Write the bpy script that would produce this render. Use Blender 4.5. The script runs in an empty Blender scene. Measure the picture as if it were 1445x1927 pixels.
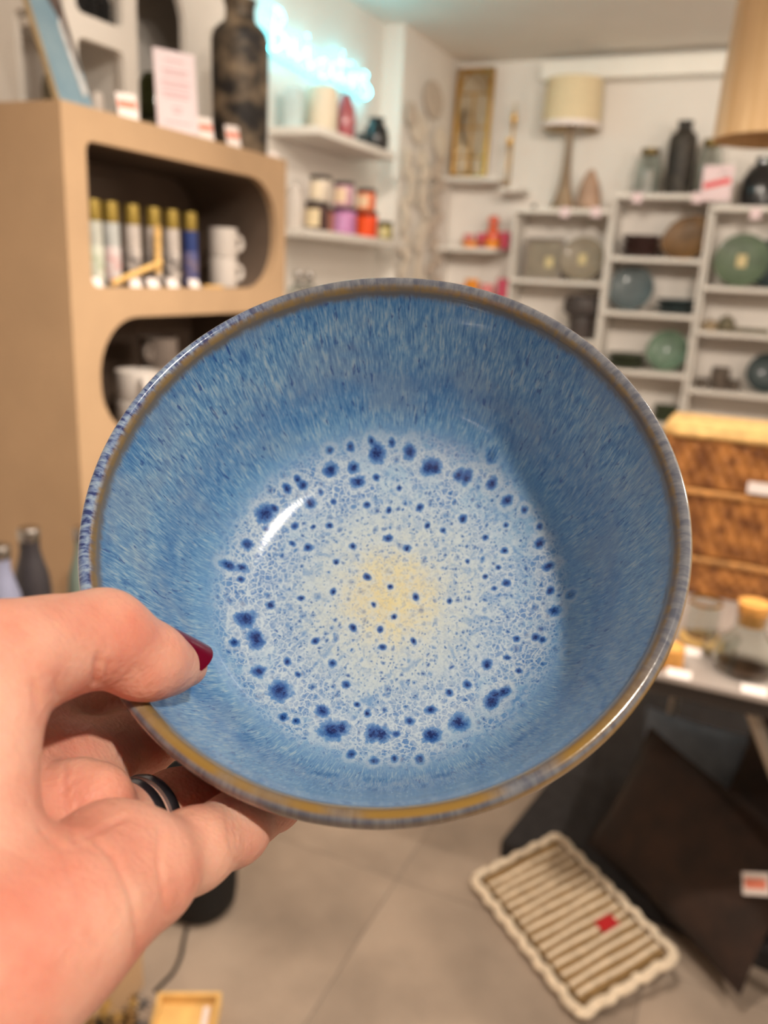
import bpy, bmesh, math, random
import numpy as np
from mathutils import Vector, Matrix

random.seed(7)
S = bpy.context.scene
C = S.collection
# ---------------------------------------------------------------- camera
F = 1567.0                                   # focal length in pixels of the 1445 x 1927 frame
CAM_H = 1.45
YAW, PITCH, ROLL = (math.radians(a) for a in (23.37, 16.05, 2.81))


def cam_axes():
    cy, sy = math.cos(YAW), math.sin(YAW)
    f0 = np.array([-sy, cy, 0]); r0 = np.array([cy, sy, 0]); u0 = np.array([0, 0, 1.0])
    f = math.cos(PITCH) * f0 - math.sin(PITCH) * u0
    u = math.cos(PITCH) * u0 + math.sin(PITCH) * f0
    r = math.cos(ROLL) * r0 + math.sin(ROLL) * u
    u2 = -math.sin(ROLL) * r0 + math.cos(ROLL) * u
    return np.stack([r, -u2, f])


AX = cam_axes()
EYE = np.array([0, 0, CAM_H])
cam = bpy.data.cameras.new('camera'); cam_o = bpy.data.objects.new('camera', cam); C.objects.link(cam_o)
m4 = Matrix.Identity(4)
for i, col in enumerate((AX[0], -AX[1], -AX[2])):
    for k in range(3):
        m4[k][i] = col[k]
m4.translation = Vector(EYE)
cam_o.matrix_world = m4
cam.sensor_fit = 'HORIZONTAL'; cam.sensor_width = 36.0; cam.lens = F / 1445 * 36
cam.clip_start = 0.01; cam.clip_end = 30
cam.dof.use_dof = True; cam.dof.focus_distance = 0.218; cam.dof.aperture_fstop = 15.0
S.camera = cam_o
# ---------------------------------------------------------------- world, lamps, exposure
W = bpy.data.worlds.new('world'); S.world = W; W.use_nodes = True
W.node_tree.nodes['Background'].inputs[0].default_value = (1, 0.93, 0.85, 1)
W.node_tree.nodes['Background'].inputs[1].default_value = 0.05
S.view_settings.view_transform = 'Standard'; S.view_settings.look = 'None'
S.view_settings.exposure = 0.0; S.view_settings.gamma = 1.0
try:
    S.view_settings.use_curve_mapping = False
except Exception:
    pass


def spot(loc, target, power, angle=70, blend=0.7, radius=0.03, col=(1, 0.89, 0.76)):
    l = bpy.data.lights.new('ceiling_spot_light', 'SPOT'); l.energy = power; l.color = col
    l.spot_size = math.radians(angle); l.spot_blend = blend; l.shadow_soft_size = radius
    o = bpy.data.objects.new('ceiling_spot_light', l); C.objects.link(o)
    o.location = loc
    o.rotation_euler = (Vector(target) - Vector(loc)).to_track_quat('-Z', 'Y').to_euler()
    return o


# spots of the ceiling track: one over the viewer's right shoulder, the others along the room, the last two added for bounce
spot((0.76, -0.45, 2.44), (-0.07, 0.18, 1.38), 80, 100, 0.8, 0.03)
spot((0.25, 0.60, 2.44), (-1.35, 1.6, 1.35), 36, 90, 0.8, 0.03)
spot((-0.75, 1.35, 2.44), (-1.6, 2.1, 1.8), 14, 120, 0.9, 0.03)
spot((-0.45, 2.3, 2.44), (-1.75, 3.2, 1.4), 24, 110, 0.9, 0.03)
spot((-0.70, 1.15, 2.44), (-0.95, 4.5, 1.65), 100, 62, 0.8, 0.03)
spot((0.55, 1.15, 2.44), (-0.15, 4.5, 1.5), 125, 62, 0.8, 0.03)
spot((1.0, 0.9, 2.44), (-0.15, 1.75, 0.2), 85, 90, 0.8, 0.03)
spot((-0.35, 1.0, 2.44), (-0.7, 1.6, 0.0), 95, 100, 0.9, 0.03)
spot((0.9, 2.7, 2.44), (0.1, 2.0, 0.9), 36, 100, 0.9, 0.03)
spot((1.0, 1.9, 2.44), (1.9, 2.4, 1.2), 50, 130, 0.9, 0.03)  # unseen spot added to bounce light off the right wall
spot((0.2, -1.2, 2.44), (-0.9, -1.9, 1.2), 50, 130, 0.9, 0.03)  # unseen spot added behind the viewer to lift walls and ceiling

# unseen fill lamp added to the right of the viewer to brighten the ceiling
for loc_, pw_ in (((1.25, 1.9, 1.95), 32),):
    l = bpy.data.lights.new('ceiling_fill_light', 'POINT'); l.energy = pw_; l.color = (1, 0.88, 0.76); l.shadow_soft_size = 0.07
    o = bpy.data.objects.new('ceiling_fill_light', l); C.objects.link(o); o.location = loc_

# ---------------------------------------------------------------- helpers


def ray(x, y):
    return AX.T @ np.array([(x - 722.5) / F, (y - 963.5) / F, 1.0])


def at(x, y, X=None, Y=None, Z=None, D=None):
    """world point seen at pixel (x, y) on a plane X=, Y=, Z= or at depth D"""
    d = ray(x, y)
    t = D
    if X is not None: t = X / d[0]
    elif Y is not None: t = Y / d[1]
    elif Z is not None: t = (Z - CAM_H) / d[2]
    return Vector(EYE + t * d)


def c2w(P):
    return np.asarray(P) @ AX + EYE


def lin(c):
    o = []
    for v in c[:3]:
        v = v / 255.0
        o.append(v / 12.92 if v <= 0.04045 else ((v + 0.055) / 1.055) ** 2.4)
    return (*o, 1.0)


MATS = {}


def mat(name, col, rough=0.5, metal=0.0, var=0.0, vscale=8.0, bump=0.0, bscale=40.0, coat=0.0, sss=0.0,
        trans=0.0, ior=1.45, emit=0.0, sheen=0.0, col2=None, stretch=(1, 1, 1), alpha=1.0):
    if name in MATS: return MATS[name]
    m = bpy.data.materials.new(name); m.use_nodes = True; MATS[name] = m
    nt = m.node_tree; N = nt.nodes; b = N['Principled BSDF']
    b.inputs['Base Color'].default_value = lin(col)
    b.inputs['Roughness'].default_value = rough; b.inputs['Metallic'].default_value = metal
    b.inputs['Coat Weight'].default_value = coat; b.inputs['Coat Roughness'].default_value = 0.08
    b.inputs['IOR'].default_value = ior
    b.inputs['Transmission Weight'].default_value = trans
    b.inputs['Sheen Weight'].default_value = sheen
    b.inputs['Alpha'].default_value = alpha
    if sss:
        b.inputs['Subsurface Weight'].default_value = sss
        b.inputs['Subsurface Radius'].default_value = (0.006, 0.0025, 0.0012)
        b.inputs['Subsurface Scale'].default_value = 1.0
    if emit:
        b.inputs['Emission Color'].default_value = lin(col); b.inputs['Emission Strength'].default_value = emit
    if var or col2 or bump:
        tc = N.new('ShaderNodeTexCoord'); mp = N.new('ShaderNodeMapping'); nt.links.new(tc.outputs['Object'], mp.inputs[0])
        mp.inputs['Scale'].default_value = stretch
    if var or col2:
        n = N.new('ShaderNodeTexNoise'); n.inputs['Scale'].default_value = vscale; n.inputs['Detail'].default_value = 5
        nt.links.new(mp.outputs[0], n.inputs['Vector'])
        r = N.new('ShaderNodeValToRGB'); nt.links.new(n.outputs[0], r.inputs[0])
        if col2 is None:
            lo = [max(0, v * (1 - var)) for v in col]; hi = [min(255, v * (1 + var)) for v in col]
        else:
            lo, hi = col2, col
        r.color_ramp.elements[0].position = 0.36; r.color_ramp.elements[1].position = 0.64
        r.color_ramp.elements[0].color = lin(lo); r.color_ramp.elements[1].color = lin(hi)
        nt.links.new(r.outputs[0], b.inputs['Base Color'])
    if bump:
        n2 = N.new('ShaderNodeTexNoise'); n2.inputs['Scale'].default_value = bscale; n2.inputs['Detail'].default_value = 4
        nt.links.new(mp.outputs[0], n2.inputs['Vector'])
        bp = N.new('ShaderNodeBump'); bp.inputs['Strength'].default_value = bump; bp.inputs['Distance'].default_value = 0.004
        nt.links.new(n2.outputs[0], bp.inputs['Height']); nt.links.new(bp.outputs[0], b.inputs['Normal'])
    return m


def glass(name, col=(235, 240, 238), rough=0.02):
    if name in MATS: return MATS[name]
    m = bpy.data.materials.new(name); m.use_nodes = True; MATS[name] = m
    nt = m.node_tree; N = nt.nodes; b = N['Principled BSDF']
    b.inputs['Base Color'].default_value = lin(col); b.inputs['Roughness'].default_value = rough
    b.inputs['Transmission Weight'].default_value = 1.0; b.inputs['IOR'].default_value = 1.45
    tc = N.new('ShaderNodeTexCoord'); n = N.new('ShaderNodeTexNoise'); n.inputs['Scale'].default_value = 25
    nt.links.new(tc.outputs['Object'], n.inputs['Vector'])
    bp = N.new('ShaderNodeBump'); bp.inputs['Strength'].default_value = 0.04
    nt.links.new(n.outputs[0], bp.inputs['Height']); nt.links.new(bp.outputs[0], b.inputs['Normal'])
    return m


class MB:
    """collects faces, then builds one mesh object"""

    def __init__(s):
        s.v = []; s.f = []

    def add(s, v, f):
        o = len(s.v); s.v += [tuple(map(float, q)) for q in v]; s.f += [tuple(i + o for i in q) for q in f]
        return s

    def box(s, lo, hi, bev=0.0, rot=None, about=None):
        lo = Vector(lo); hi = Vector(hi)
        bm = bmesh.new(); bmesh.ops.create_cube(bm, size=1)
        for q in bm.verts:
            q.co = Vector(((lo[k] + hi[k]) / 2 + q.co[k] * (hi[k] - lo[k]) for k in range(3)))
        if bev > 0:
            bmesh.ops.bevel(bm, geom=list(bm.edges), offset=bev, segments=2, affect='EDGES', profile=0.6)
        if rot is not None:
            a = Vector(about) if about is not None else (lo + hi) / 2
            for q in bm.verts: q.co = a + rot @ (q.co - a)
        bm.verts.index_update()
        s.add([q.co for q in bm.verts], [[q.index for q in f.verts] for f in bm.faces]); bm.free()
        return s

    def lathe(s, prof, n=32, o=(0, 0, 0), rot=None, sx=1, sy=1):
        """profile of (radius, z); ends on the axis are closed to a point"""
        o = Vector(o); v = []; f = []; rings = []
        for r, z in prof:
            if r < 1e-6:
                p = Vector((0, 0, z)); p = rot @ p if rot is not None else p
                rings.append([len(v)]); v.append(p + o)
            else:
                ring = []
                for k in range(n):
                    a = 2 * math.pi * k / n
                    p = Vector((r * math.cos(a) * sx, r * math.sin(a) * sy, z)); p = rot @ p if rot is not None else p
                    ring.append(len(v)); v.append(p + o)
                rings.append(ring)
        for a, b in zip(rings[:-1], rings[1:]):
            if len(a) == 1 and len(b) == 1: continue
            for k in range(n):
                j = (k + 1) % n
                if len(a) == 1: f.append((a[0], b[k], b[j]))
                elif len(b) == 1: f.append((a[k], b[0], a[j]))
                else: f.append((a[k], b[k], b[j], a[j]))
        # the loop above winds inward for upward profiles: flip
        f = [tuple(reversed(q)) for q in f]
        return s.add(v, f)

    def tube(s, path, r, n=8, closed=False, cap=True):
        P = [Vector(p) for p in path]; R = r if isinstance(r, (list, tuple)) else [r] * len(P)
        L = len(P); v = []; f = []; up = None
        for i, p in enumerate(P):
            if closed: t = P[(i + 1) % L] - P[i - 1]
            else: t = P[min(i + 1, L - 1)] - P[max(i - 1, 0)]
            t.normalize()
            if up is None:
                up = Vector((0, 0, 1)) if abs(t.z) < 0.9 else Vector((1, 0, 0))
            up = (up - t * up.dot(t)).normalized(); sd = t.cross(up)
            for k in range(n):
                a = 2 * math.pi * k / n
                v.append(p + (up * math.cos(a) + sd * math.sin(a)) * R[i])
        for i in range(L if closed else L - 1):
            j = (i + 1) % L
            for k in range(n):
                q = (k + 1) % n
                f.append((i * n + k, i * n + q, j * n + q, j * n + k))
        if cap and not closed:
            f.append(tuple(reversed(range(n)))); f.append(tuple(range((L - 1) * n, L * n)))
        return s.add(v, f)

    def prism(s, pts, d0, d1, fn):
        """extrude a convex-ish polygon of 2-D points between depths d0 and d1; fn(u, v, d) gives 3-D"""
        n = len(pts); v = [fn(u, w, d0) for u, w in pts] + [fn(u, w, d1) for u, w in pts]
        f = [tuple(reversed(range(n))), tuple(range(n, 2 * n))]
        for k in range(n):
            j = (k + 1) % n; f.append((k, j, n + j, n + k))
        return s.add(v, f)

    def build(s, name, m, parent=None, world=False, smooth=False, kind=None):
        me = bpy.data.meshes.new(name)
        v = s.v
        if world and parent is not None:
            inv = parent.matrix_basis.inverted(); v = [tuple(inv @ Vector(q)) for q in v]
        me.from_pydata(v, [], s.f); me.update()
        bm = bmesh.new(); bm.from_mesh(me); bmesh.ops.recalc_face_normals(bm, faces=bm.faces); bm.to_mesh(me); bm.free()
        me.materials.append(MATS[m] if isinstance(m, str) else m)
        if smooth:
            me.polygons.foreach_set('use_smooth', [True] * len(me.polygons))
            me.set_sharp_from_angle(angle=math.radians(40))
        o = bpy.data.objects.new(name, me); C.objects.link(o)
        if parent is not None: o.parent = parent
        if kind: o['kind'] = kind
        return o


def tag(o, label, cat, group=None):
    o['label'] = label; o['category'] = cat
    if group: o['group'] = group
    return o


def thing(name, label, cat, loc=(0, 0, 0), rz=0.0, group=None, rot=None):
    o = bpy.data.objects.new(name, None); C.objects.link(o); o.empty_display_size = 0.05
    o.matrix_basis = Matrix.Translation(Vector(loc)) @ (rot.to_4x4() if rot is not None else Matrix.Rotation(rz, 4, 'Z'))
    return tag(o, label, cat, group)


def struct(o):
    o['kind'] = 'structure'; return o


def copy_thing(t, loc, rz=None, label=None):
    r = t.copy(); C.objects.link(r); r.location = loc
    if rz is not None: r.rotation_euler = (0, 0, rz)
    if label: r['label'] = label
    for ch in list(t.children):
        c = ch.copy(); C.objects.link(c); c.parent = r
        for g in list(ch.children):
            d = g.copy(); C.objects.link(d); d.parent = c
    return r


def round_rect(u0, u1, w0, w1, rad, n=10):
    """outline, rad = corner radii (lower-left, lower-right, upper-right, upper-left)"""
    out = []
    for (cx, cy, a0, r) in ((u0, w0, 180, rad[0]), (u1, w0, 270, rad[1]), (u1, w1, 0, rad[2]), (u0, w1, 90, rad[3])):
        sx = 1 if cx == u0 else -1; sy = 1 if cy == w0 else -1
        for k in range(n + 1):
            a = math.radians(a0 + 90 * k / n)
            out.append((cx + sx * r + r * math.cos(a), cy + sy * r + r * math.sin(a)))
    return out


def panel_mesh(outer, holes, thick):
    """flat plate with holes (in local XY, centred on z=0)"""
    cu = bpy.data.curves.new('tmp', 'CURVE'); cu.dimensions = '2D'; cu.fill_mode = 'BOTH'; cu.extrude = thick / 2
    for loop in [outer] + holes:
        sp = cu.splines.new('POLY'); sp.points.add(len(loop) - 1); sp.use_cyclic_u = True
        for p, q in zip(sp.points, loop): p.co = (q[0], q[1], 0, 1)
    o = bpy.data.objects.new('tmp', cu); C.objects.link(o)
    me = o.to_mesh(); v = [tuple(q.co) for q in me.vertices]; f = [tuple(p.vertices) for p in me.polygons]
    o.to_mesh_clear(); bpy.data.objects.remove(o); bpy.data.curves.remove(cu)
    return v, f


# ---------------------------------------------------------------- materials
mat('wall_paint', (234, 228, 221), 0.85, var=0.015, vscale=3, bump=0.05, bscale=120)
mat('ceiling_paint', (244, 238, 230), 0.9, var=0.015, vscale=2, bump=0.04, bscale=90)
mat('shelf_white', (226, 220, 213), 0.55, var=0.012, vscale=6)
mat('shelf_back', (224, 217, 210), 0.7, var=0.012, vscale=6)
mat('grout', (122, 112, 104), 0.9, var=0.05)
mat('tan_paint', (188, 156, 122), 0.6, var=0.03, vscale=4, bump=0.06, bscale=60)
mat('shaded_tan_inner', (96, 80, 68), 0.75, var=0.05, vscale=5)  # cabinet tan darkened: shade inside the openings put into the colour
mat('gold_cap', (150, 126, 56), 0.42, 0.5, var=0.05)
mat('white_card', (238, 226, 222), 0.6, var=0.01)
mat('pink_card', (232, 208, 212), 0.6, var=0.02)
mat('red_band', (232, 136, 112), 0.6, var=0.04)
mat('pink_ink', (206, 160, 166), 0.6, var=0.04)
mat('grey_ink', (150, 140, 138), 0.6, var=0.04)
mat('white_ceramic', (214, 205, 198), 0.35, var=0.02, coat=0.3)
mat('grey_ceramic', (140, 128, 120), 0.4, var=0.04, coat=0.2)
mat('pale_wood', (222, 180, 112), 0.55, var=0.10, vscale=14, stretch=(1, 1, 6))
mat('black_gloss', (26, 26, 28), 0.22, var=0.1, coat=0.4)
mat('black_matte', (18, 16, 16), 0.75, var=0.1)
mat('steel', (176, 172, 168), 0.25, 1.0, var=0.03)
mat('gunmetal', (150, 152, 160), 0.3, 1.0, var=0.05)
mat('brass', (186, 142, 62), 0.3, 0.95, var=0.08)
mat('charcoal', (44, 41, 42), 0.85, var=0.12, vscale=30, bump=0.3, bscale=300)
mat('stone_top', (158, 148, 142), 0.35, var=0.05, vscale=5)
mat('dark_edge', (58, 52, 50), 0.5, var=0.05)
glass('clear_glass')
glass('green_glass', (128, 132, 98), 0.05)

# tile floor material: concrete clouds
m = mat('tile_concrete', (156, 139, 124), 0.55, var=0.10, vscale=3.2, bump=0.08, bscale=25)


# ---------------------------------------------------------------- setting
def slab(name, lo, hi, m):
    return struct(MB().box(lo, hi).build(name, m))


X0, X1, Y0, Y1, ZC = -1.73, 2.1, -2.2, 4.5, 2.5
floor = slab('floor', (X0 - .3, Y0 - .1, -.06), (X1 + .1, Y1 + .1, -.0015), 'grout')
tile_mesh = None
ts = 0.6
for i in range(-4, 4):
    for j in range(-4, 8):
        cx, cy = i * ts + 0.28, j * ts + 0.13
        if cx < X0 - .35 or cx > X1 + .3 or cy > Y1 + .2 or cy < Y0 - .2: continue
        if tile_mesh is None:
            t = MB().box((-ts / 2 + .0012, -ts / 2 + .0012, -.012), (ts / 2 - .0012, ts / 2 - .0012, 0), 0.0008).build('tile', 'tile_concrete', floor)
            tile_mesh = t.data
        else:
            t = bpy.data.objects.new('tile', tile_mesh); C.objects.link(t); t.parent = floor
        t.location = (cx, cy, 0)
slab('ceiling', (X0 - .3, Y0 - .1, ZC), (X1 + .1, Y1 + .1, ZC + .1), 'ceiling_paint')
slab('wall_left', (X0 - .12, Y0, 0), (X0, 3.75, ZC), 'wall_paint')
slab('wall_niche', (X0 - .12, 3.75, 0), (-1.635, Y1, ZC), 'wall_paint')
slab('wall_back', (X0 - .12, Y1, 0), (X1 + .1, Y1 + .1, ZC), 'wall_paint')
slab('wall_right', (X1, Y0, 0), (X1 + .1, Y1, ZC), 'wall_paint')
slab('wall_front', (X0 - .12, Y0 - .1, 0), (X1 + .1, Y0, ZC), 'wall_paint')
a = at(1018, 112, Y=4.40)
mat('valance_white', (242, 238, 230), 0.5, var=0.01)
struct(MB().box((a.x, 4.40, a.z - .095), (0.9, 4.5, a.z - .005), 0.02).build('trim_1', 'valance_white', smooth=True))

# ---------------------------------------------------------------- the bowl
PROF = [(0, .0062), (.012, .0062), (.024, .0064), (.034, .0070), (.042, .0085), (.0485, .0118), (.0540, .0170), (.0585, .0240),
        (.0622, .0330), (.0655, .0440), (.0682, .0545), (.0700, .0610), (.0706, .0635), (.0715, .0652), (.0728, .0660),
        (.0741, .0654), (.0749, .0636), (.0748, .0615), (.0732, .0540), (.0705, .0430), (.0672, .0320), (.0632, .0220),
        (.0585, .0140), (.0530, .0080), (.0470, .0045), (.0435, .0030), (.0428, .0010), (.0415, .0), (.0395, .0005),
        (.0385, .0025), (.034, .0032), (0, .0032)]
BN = np.array([-0.04487484, -0.47006348, -0.88149111])      # bowl axis in camera axes
BC = np.array([-0.00075012, -0.00109966, 0.20590088])       # centre of its widest circle (z = .0636)
BE1 = np.array([1, 0, 0]) - BN[0] * BN; BE1 /= np.linalg.norm(BE1)
BE2 = np.cross(BN, BE1)
BBASE = BC - 0.0636 * BN
SPOTS = """-3.9,48.4,2.38 6.9,48.4,1.86 13.1,43.6,2.2 15.2,43.2,2.02 22.6,40.1,1.51 25.1,39,1.67 -19,43,1.86 -11.6,44.2,1.53 -10.3,39.7,1.86 -4.3,41.1,1.02 -39.5,26.9,2.3 -44.6,16.2,1.46 -25.8,32.1,1.67 -28.1,37.4,1.34 -32.9,35.7,1.17 -29.7,39,1 -19.2,48.2,1.01 -12.5,49.7,1.01 -5.7,51.5,1.01 1,51.1,1.02 33.1,43.2,1.64 33.1,35.8,1.49 37.6,29.7,1.47 42.5,25.5,0.97 9.8,30.5,1.25 23.4,25.8,1.24 -19.3,24.5,1.08 -0.6,19.8,1.15 46.4,14.3,1.43 30.2,18.9,0.98 48.4,6.4,1.4 36.1,13.9,0.97 -49.4,8.3,1.58 -45.7,8.5,1.44 -43.4,-8,2.49 -40.1,-14,2.47 -36.6,-2.8,1.19 -27.3,-0.3,0.95 -38.2,-24.5,1.65 -31.8,-30,2.68 -29.9,-38.5,1.16 -26.4,-39.4,0.87 -19.5,-35.8,1.48 -16.6,-41.9,2.61 -13.8,-41,1.89 -4.9,-42.7,2.03 -2.5,-42.8,2.17 1.9,-42.7,0.94 11.6,-43.4,2.3 19.3,-39.8,2.32 29,-34.2,2.04 32.4,-31.5,1.61 30.2,-32.2,1.47 11.5,-35.6,1.33 5.5,-38.9,1.1 28.4,-22.5,1.36 22.4,-28.5,1.04 17,-30.5,0.97 48.5,-8,1.52 42.9,-15.4,1.13 44.5,-16.5,0.98 35.7,3.2,1.03 48.1,-1.4,1.08 32.1,1.7,0.79 18.2,-2.1,0.79 8,-0.4,0.95 -5,-2.7,0.79 0.1,3.1,0.8 -7.1,6.6,1.04 -17.6,1.6,1.04 -16.9,11.8,0.89 -11.7,17.2,1.06 5.5,16.1,1.06 1.3,-6.8,0.86 -3,-10.8,0.86 -11.2,-10.1,1.09 -17.1,-21.2,1.07 -2.3,-16.4,0.85 -12.8,-27.9,1.13 -30.5,-20.9,0.99 -27.2,-24.8,0.76 -45.9,-16.2,1.14 17.1,22.1,0.9 12.2,24,0.91 -31,18.2,0.9 -26,17,1.23 3.2,37.5,0.93 -7.3,31.9,1.01 -0.2,29.7,0.92 35.6,-45.2,1.77 37.2,-45.9,1.34 -4.3,-51.2,1.12 1.3,-50.4,1.05 8.2,-51,1.25 -10.4,-49.2,1.13 -39.1,22.2,0.98 -39.7,17.5,0.82 -3.8,48.1,1.19 53.2,-4.7,1.05 50.4,-23.2,1.01 48.8,-30.9,0.84 -45.8,4.7,0.95 -36.9,29,1.16 -22.4,36,0.84 -18.2,32.8,0.84 -6.6,-36.5,0.88 -9.6,-33.8,0.74 37.5,-15,0.76 34.4,-20.8,0.83 37.3,-25.3,0.82 33.7,8.4,0.8 29.6,5.8,0.8 24.3,11.1,0.72 -30.4,24.2,0.99 -24.6,24.1,0.75 7,-14.7,0.92 -22.4,-14.3,1.01 46.6,19.3,0.8 36.9,22.3,0.73"""


def catmull(P, n):
    P = np.array(P, float); Q = np.vstack([2 * P[0] - P[1], P, 2 * P[-1] - P[-2]]); o = []
    for i in range(1, len(Q) - 2):
        a, b, c, d = Q[i - 1], Q[i], Q[i + 1], Q[i + 2]
        k = max(2, int(n * np.linalg.norm(c - b) / 0.006))
        for t in np.arange(k) / k:
            o.append(.5 * ((2 * b) + (-a + c) * t + (2 * a - 5 * b + 4 * c - d) * t * t + (-a + 3 * b - 3 * c + d) * t ** 3))
    o.append(Q[-2]); return np.array(o)


def bowl_material():
    m = bpy.data.materials.new('reactive_blue_glaze'); m.use_nodes = True
    nt = m.node_tree; N = nt.nodes; L = nt.links.new; b = N['Principled BSDF']

    def math_(op, a, c=None, clamp=False):
        n = N.new('ShaderNodeMath'); n.operation = op; n.use_clamp = clamp
        for k, q in enumerate((a, c)):
            if q is None: continue
            if isinstance(q, (int, float)): n.inputs[k].default_value = q
            else: L(q, n.inputs[k])
        return n.outputs[0]

    def ramp(v, stops, interp='LINEAR'):
        n = N.new('ShaderNodeValToRGB'); n.color_ramp.interpolation = interp; L(v, n.inputs[0])
        e = n.color_ramp.elements
        while len(e) < len(stops): e.new(0.5)
        for q, (p, col) in zip(e, stops):
            q.position = p; q.color = lin(col) if not isinstance(col, (int, float)) else (col, col, col, 1)
        return n.outputs[0]

    def mix(f, a, c, mode='MIX'):
        n = N.new('ShaderNodeMix'); n.data_type = 'RGBA'; n.blend_type = mode
        if isinstance(f, (int, float)): n.inputs[0].default_value = f
        else: L(f, n.inputs[0])
        for k, q in ((6, a), (7, c)):
            if isinstance(q, tuple): n.inputs[k].default_value = lin(q)
            else: L(q, n.inputs[k])
        return n.outputs[2]

    def smooth(v, lo, hi):
        n = N.new('ShaderNodeMapRange'); n.interpolation_type = 'SMOOTHSTEP'
        L(v, n.inputs[0]); n.inputs[1].default_value = lo; n.inputs[2].default_value = hi
        n.inputs[3].default_value = 0; n.inputs[4].default_value = 1
        return n.outputs[0]

    tc = N.new('ShaderNodeTexCoord'); pos = tc.outputs['Object']
    sx = N.new('ShaderNodeSeparateXYZ'); L(pos, sx.inputs[0]); x, y, z = sx.outputs
    r = math_('SQRT', math_('ADD', math_('MULTIPLY', x, x), math_('MULTIPLY', y, y)))
    rr = math_('MAXIMUM', r, 0.0005)
    cx, cy = math_('DIVIDE', x, rr), math_('DIVIDE', y, rr)
    s = math_('ADD', r, z)                        # runs on from the floor up the wall

    def polar(k, ks):
        n = N.new('ShaderNodeCombineXYZ')
        L(math_('MULTIPLY', cx, k), n.inputs[0]); L(math_('MULTIPLY', cy, k), n.inputs[1]); L(math_('MULTIPLY', s, ks), n.inputs[2])
        return n.outputs[0]

    def noise(v, sc, det=4, dist=0.0, rough=0.55):
        n = N.new('ShaderNodeTexNoise'); n.inputs['Scale'].default_value = sc; n.inputs['Detail'].default_value = det
        n.inputs['Distortion'].default_value = dist; n.inputs['Roughness'].default_value = rough; L(v, n.inputs['Vector'])
        return n.outputs[0]

    st_f = noise(polar(140, 190), 1.0, 4, 0.4)          # fine runs down the wall
    st_m = noise(polar(52, 150), 1.0, 4, 0.5)
    st_l = noise(polar(7, 60), 1.0, 3, 0.2)
    grain = noise(pos, 900, 4, 0.8)
    mott = noise(pos, 260, 5, 1.2)
    cloud = noise(pos, 55, 4, 0.4)
    # ---- wall
    wall_v = math_('ADD', math_('MULTIPLY', st_f, 0.55), math_('ADD', math_('MULTIPLY', st_m, 0.30), math_('MULTIPLY', st_l, 0.15)))
    wall = ramp(wall_v, [(0.38, (58, 108, 168)), (0.46, (92, 144, 192)), (0.53, (128, 172, 206)), (0.61, (176, 200, 212))])
    # bands left by throwing: deeper blue where the glaze thins
    band = N.new('ShaderNodeValToRGB'); L(math_('MULTIPLY', z, 14.5), band.inputs[0])
    e = band.color_ramp.elements
    for q in (0.30, 0.375, 0.41, 0.47, 0.53, 0.60, 0.72, 0.82, 0.88): e.new(q)
    for q, v in zip(e, (0.1, 0.12, 0.75, 0.45, 0.85, 0.50, 0.15, 0.05, 0.35, 0.75, 0.8)): q.color = (v, v, v, 1)
    wall = mix(math_('MULTIPLY', band.outputs[0], 0.60), wall, (64, 114, 172))
    wall = mix(math_('MULTIPLY', smooth(cloud, 0.42, 0.70), 0.35), wall, (146, 162, 180))
    dash = smooth(noise(polar(64, 170), 1.0, 2, 0.6), 0.625, 0.70)
    wall = mix(math_('MULTIPLY', dash, 0.75), wall, (32, 70, 142))
    # ---- floor ground colour by radius, wobbled
    rw = math_('ADD', r, math_('MULTIPLY', math_('SUBTRACT', cloud, 0.5), 0.010))
    rw = math_('ADD', rw, math_('MULTIPLY', math_('SUBTRACT', st_m, 0.5), 0.010))
    base = ramp(math_('MULTIPLY', rw, 16.0), [(0.02, (228, 214, 164)), (0.13, (224, 216, 182)), (0.27, (208, 216, 212)), (0.50, (196, 212, 220)),
                                             (0.66, (170, 198, 220)), (0.78, (138, 178, 212)), (0.95, (104, 152, 200))])
    yel = smooth(noise(pos, 75, 3, 0.5), 0.42, 0.62)
    base = mix(math_('MULTIPLY', yel, math_('SUBTRACT', 1.0, smooth(r, 0.006, 0.020))), base, (230, 221, 178))
    # soft blue clouding and feathered runs
    base = mix(math_('MULTIPLY', smooth(mott, 0.46, 0.66), math_('MULTIPLY', smooth(r, 0.004, 0.036), 0.85)), base, (104, 150, 200))
    base = mix(math_('MULTIPLY', smooth(noise(polar(38, 330), 1.0, 3, 1.0), 0.52, 0.66), math_('MULTIPLY', smooth(r, 0.012, 0.040), 0.60)), base, (104, 148, 198))
    base = mix(math_('MULTIPLY', smooth(grain, 0.50, 0.64), 0.28), base, (84, 130, 186))

    warp = N.new('ShaderNodeVectorMath'); warp.operation = 'ADD'; L(pos, warp.inputs[0])
    wn = N.new('ShaderNodeTexNoise'); wn.inputs['Scale'].default_value = 420; wn.inputs['Detail'].default_value = 3; L(pos, wn.inputs['Vector'])
    ws = N.new('ShaderNodeVectorMath'); ws.operation = 'SUBTRACT'; L(wn.outputs[1], ws.inputs[0]); ws.inputs[1].default_value = (.5, .5, .5)
    wm = N.new('ShaderNodeVectorMath'); wm.operation = 'SCALE'; L(ws.outputs[0], wm.inputs[0]); wm.inputs[3].default_value = 0.0022
    L(wm.outputs[0], warp.inputs[1]); wpos = warp.outputs[0]

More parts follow.
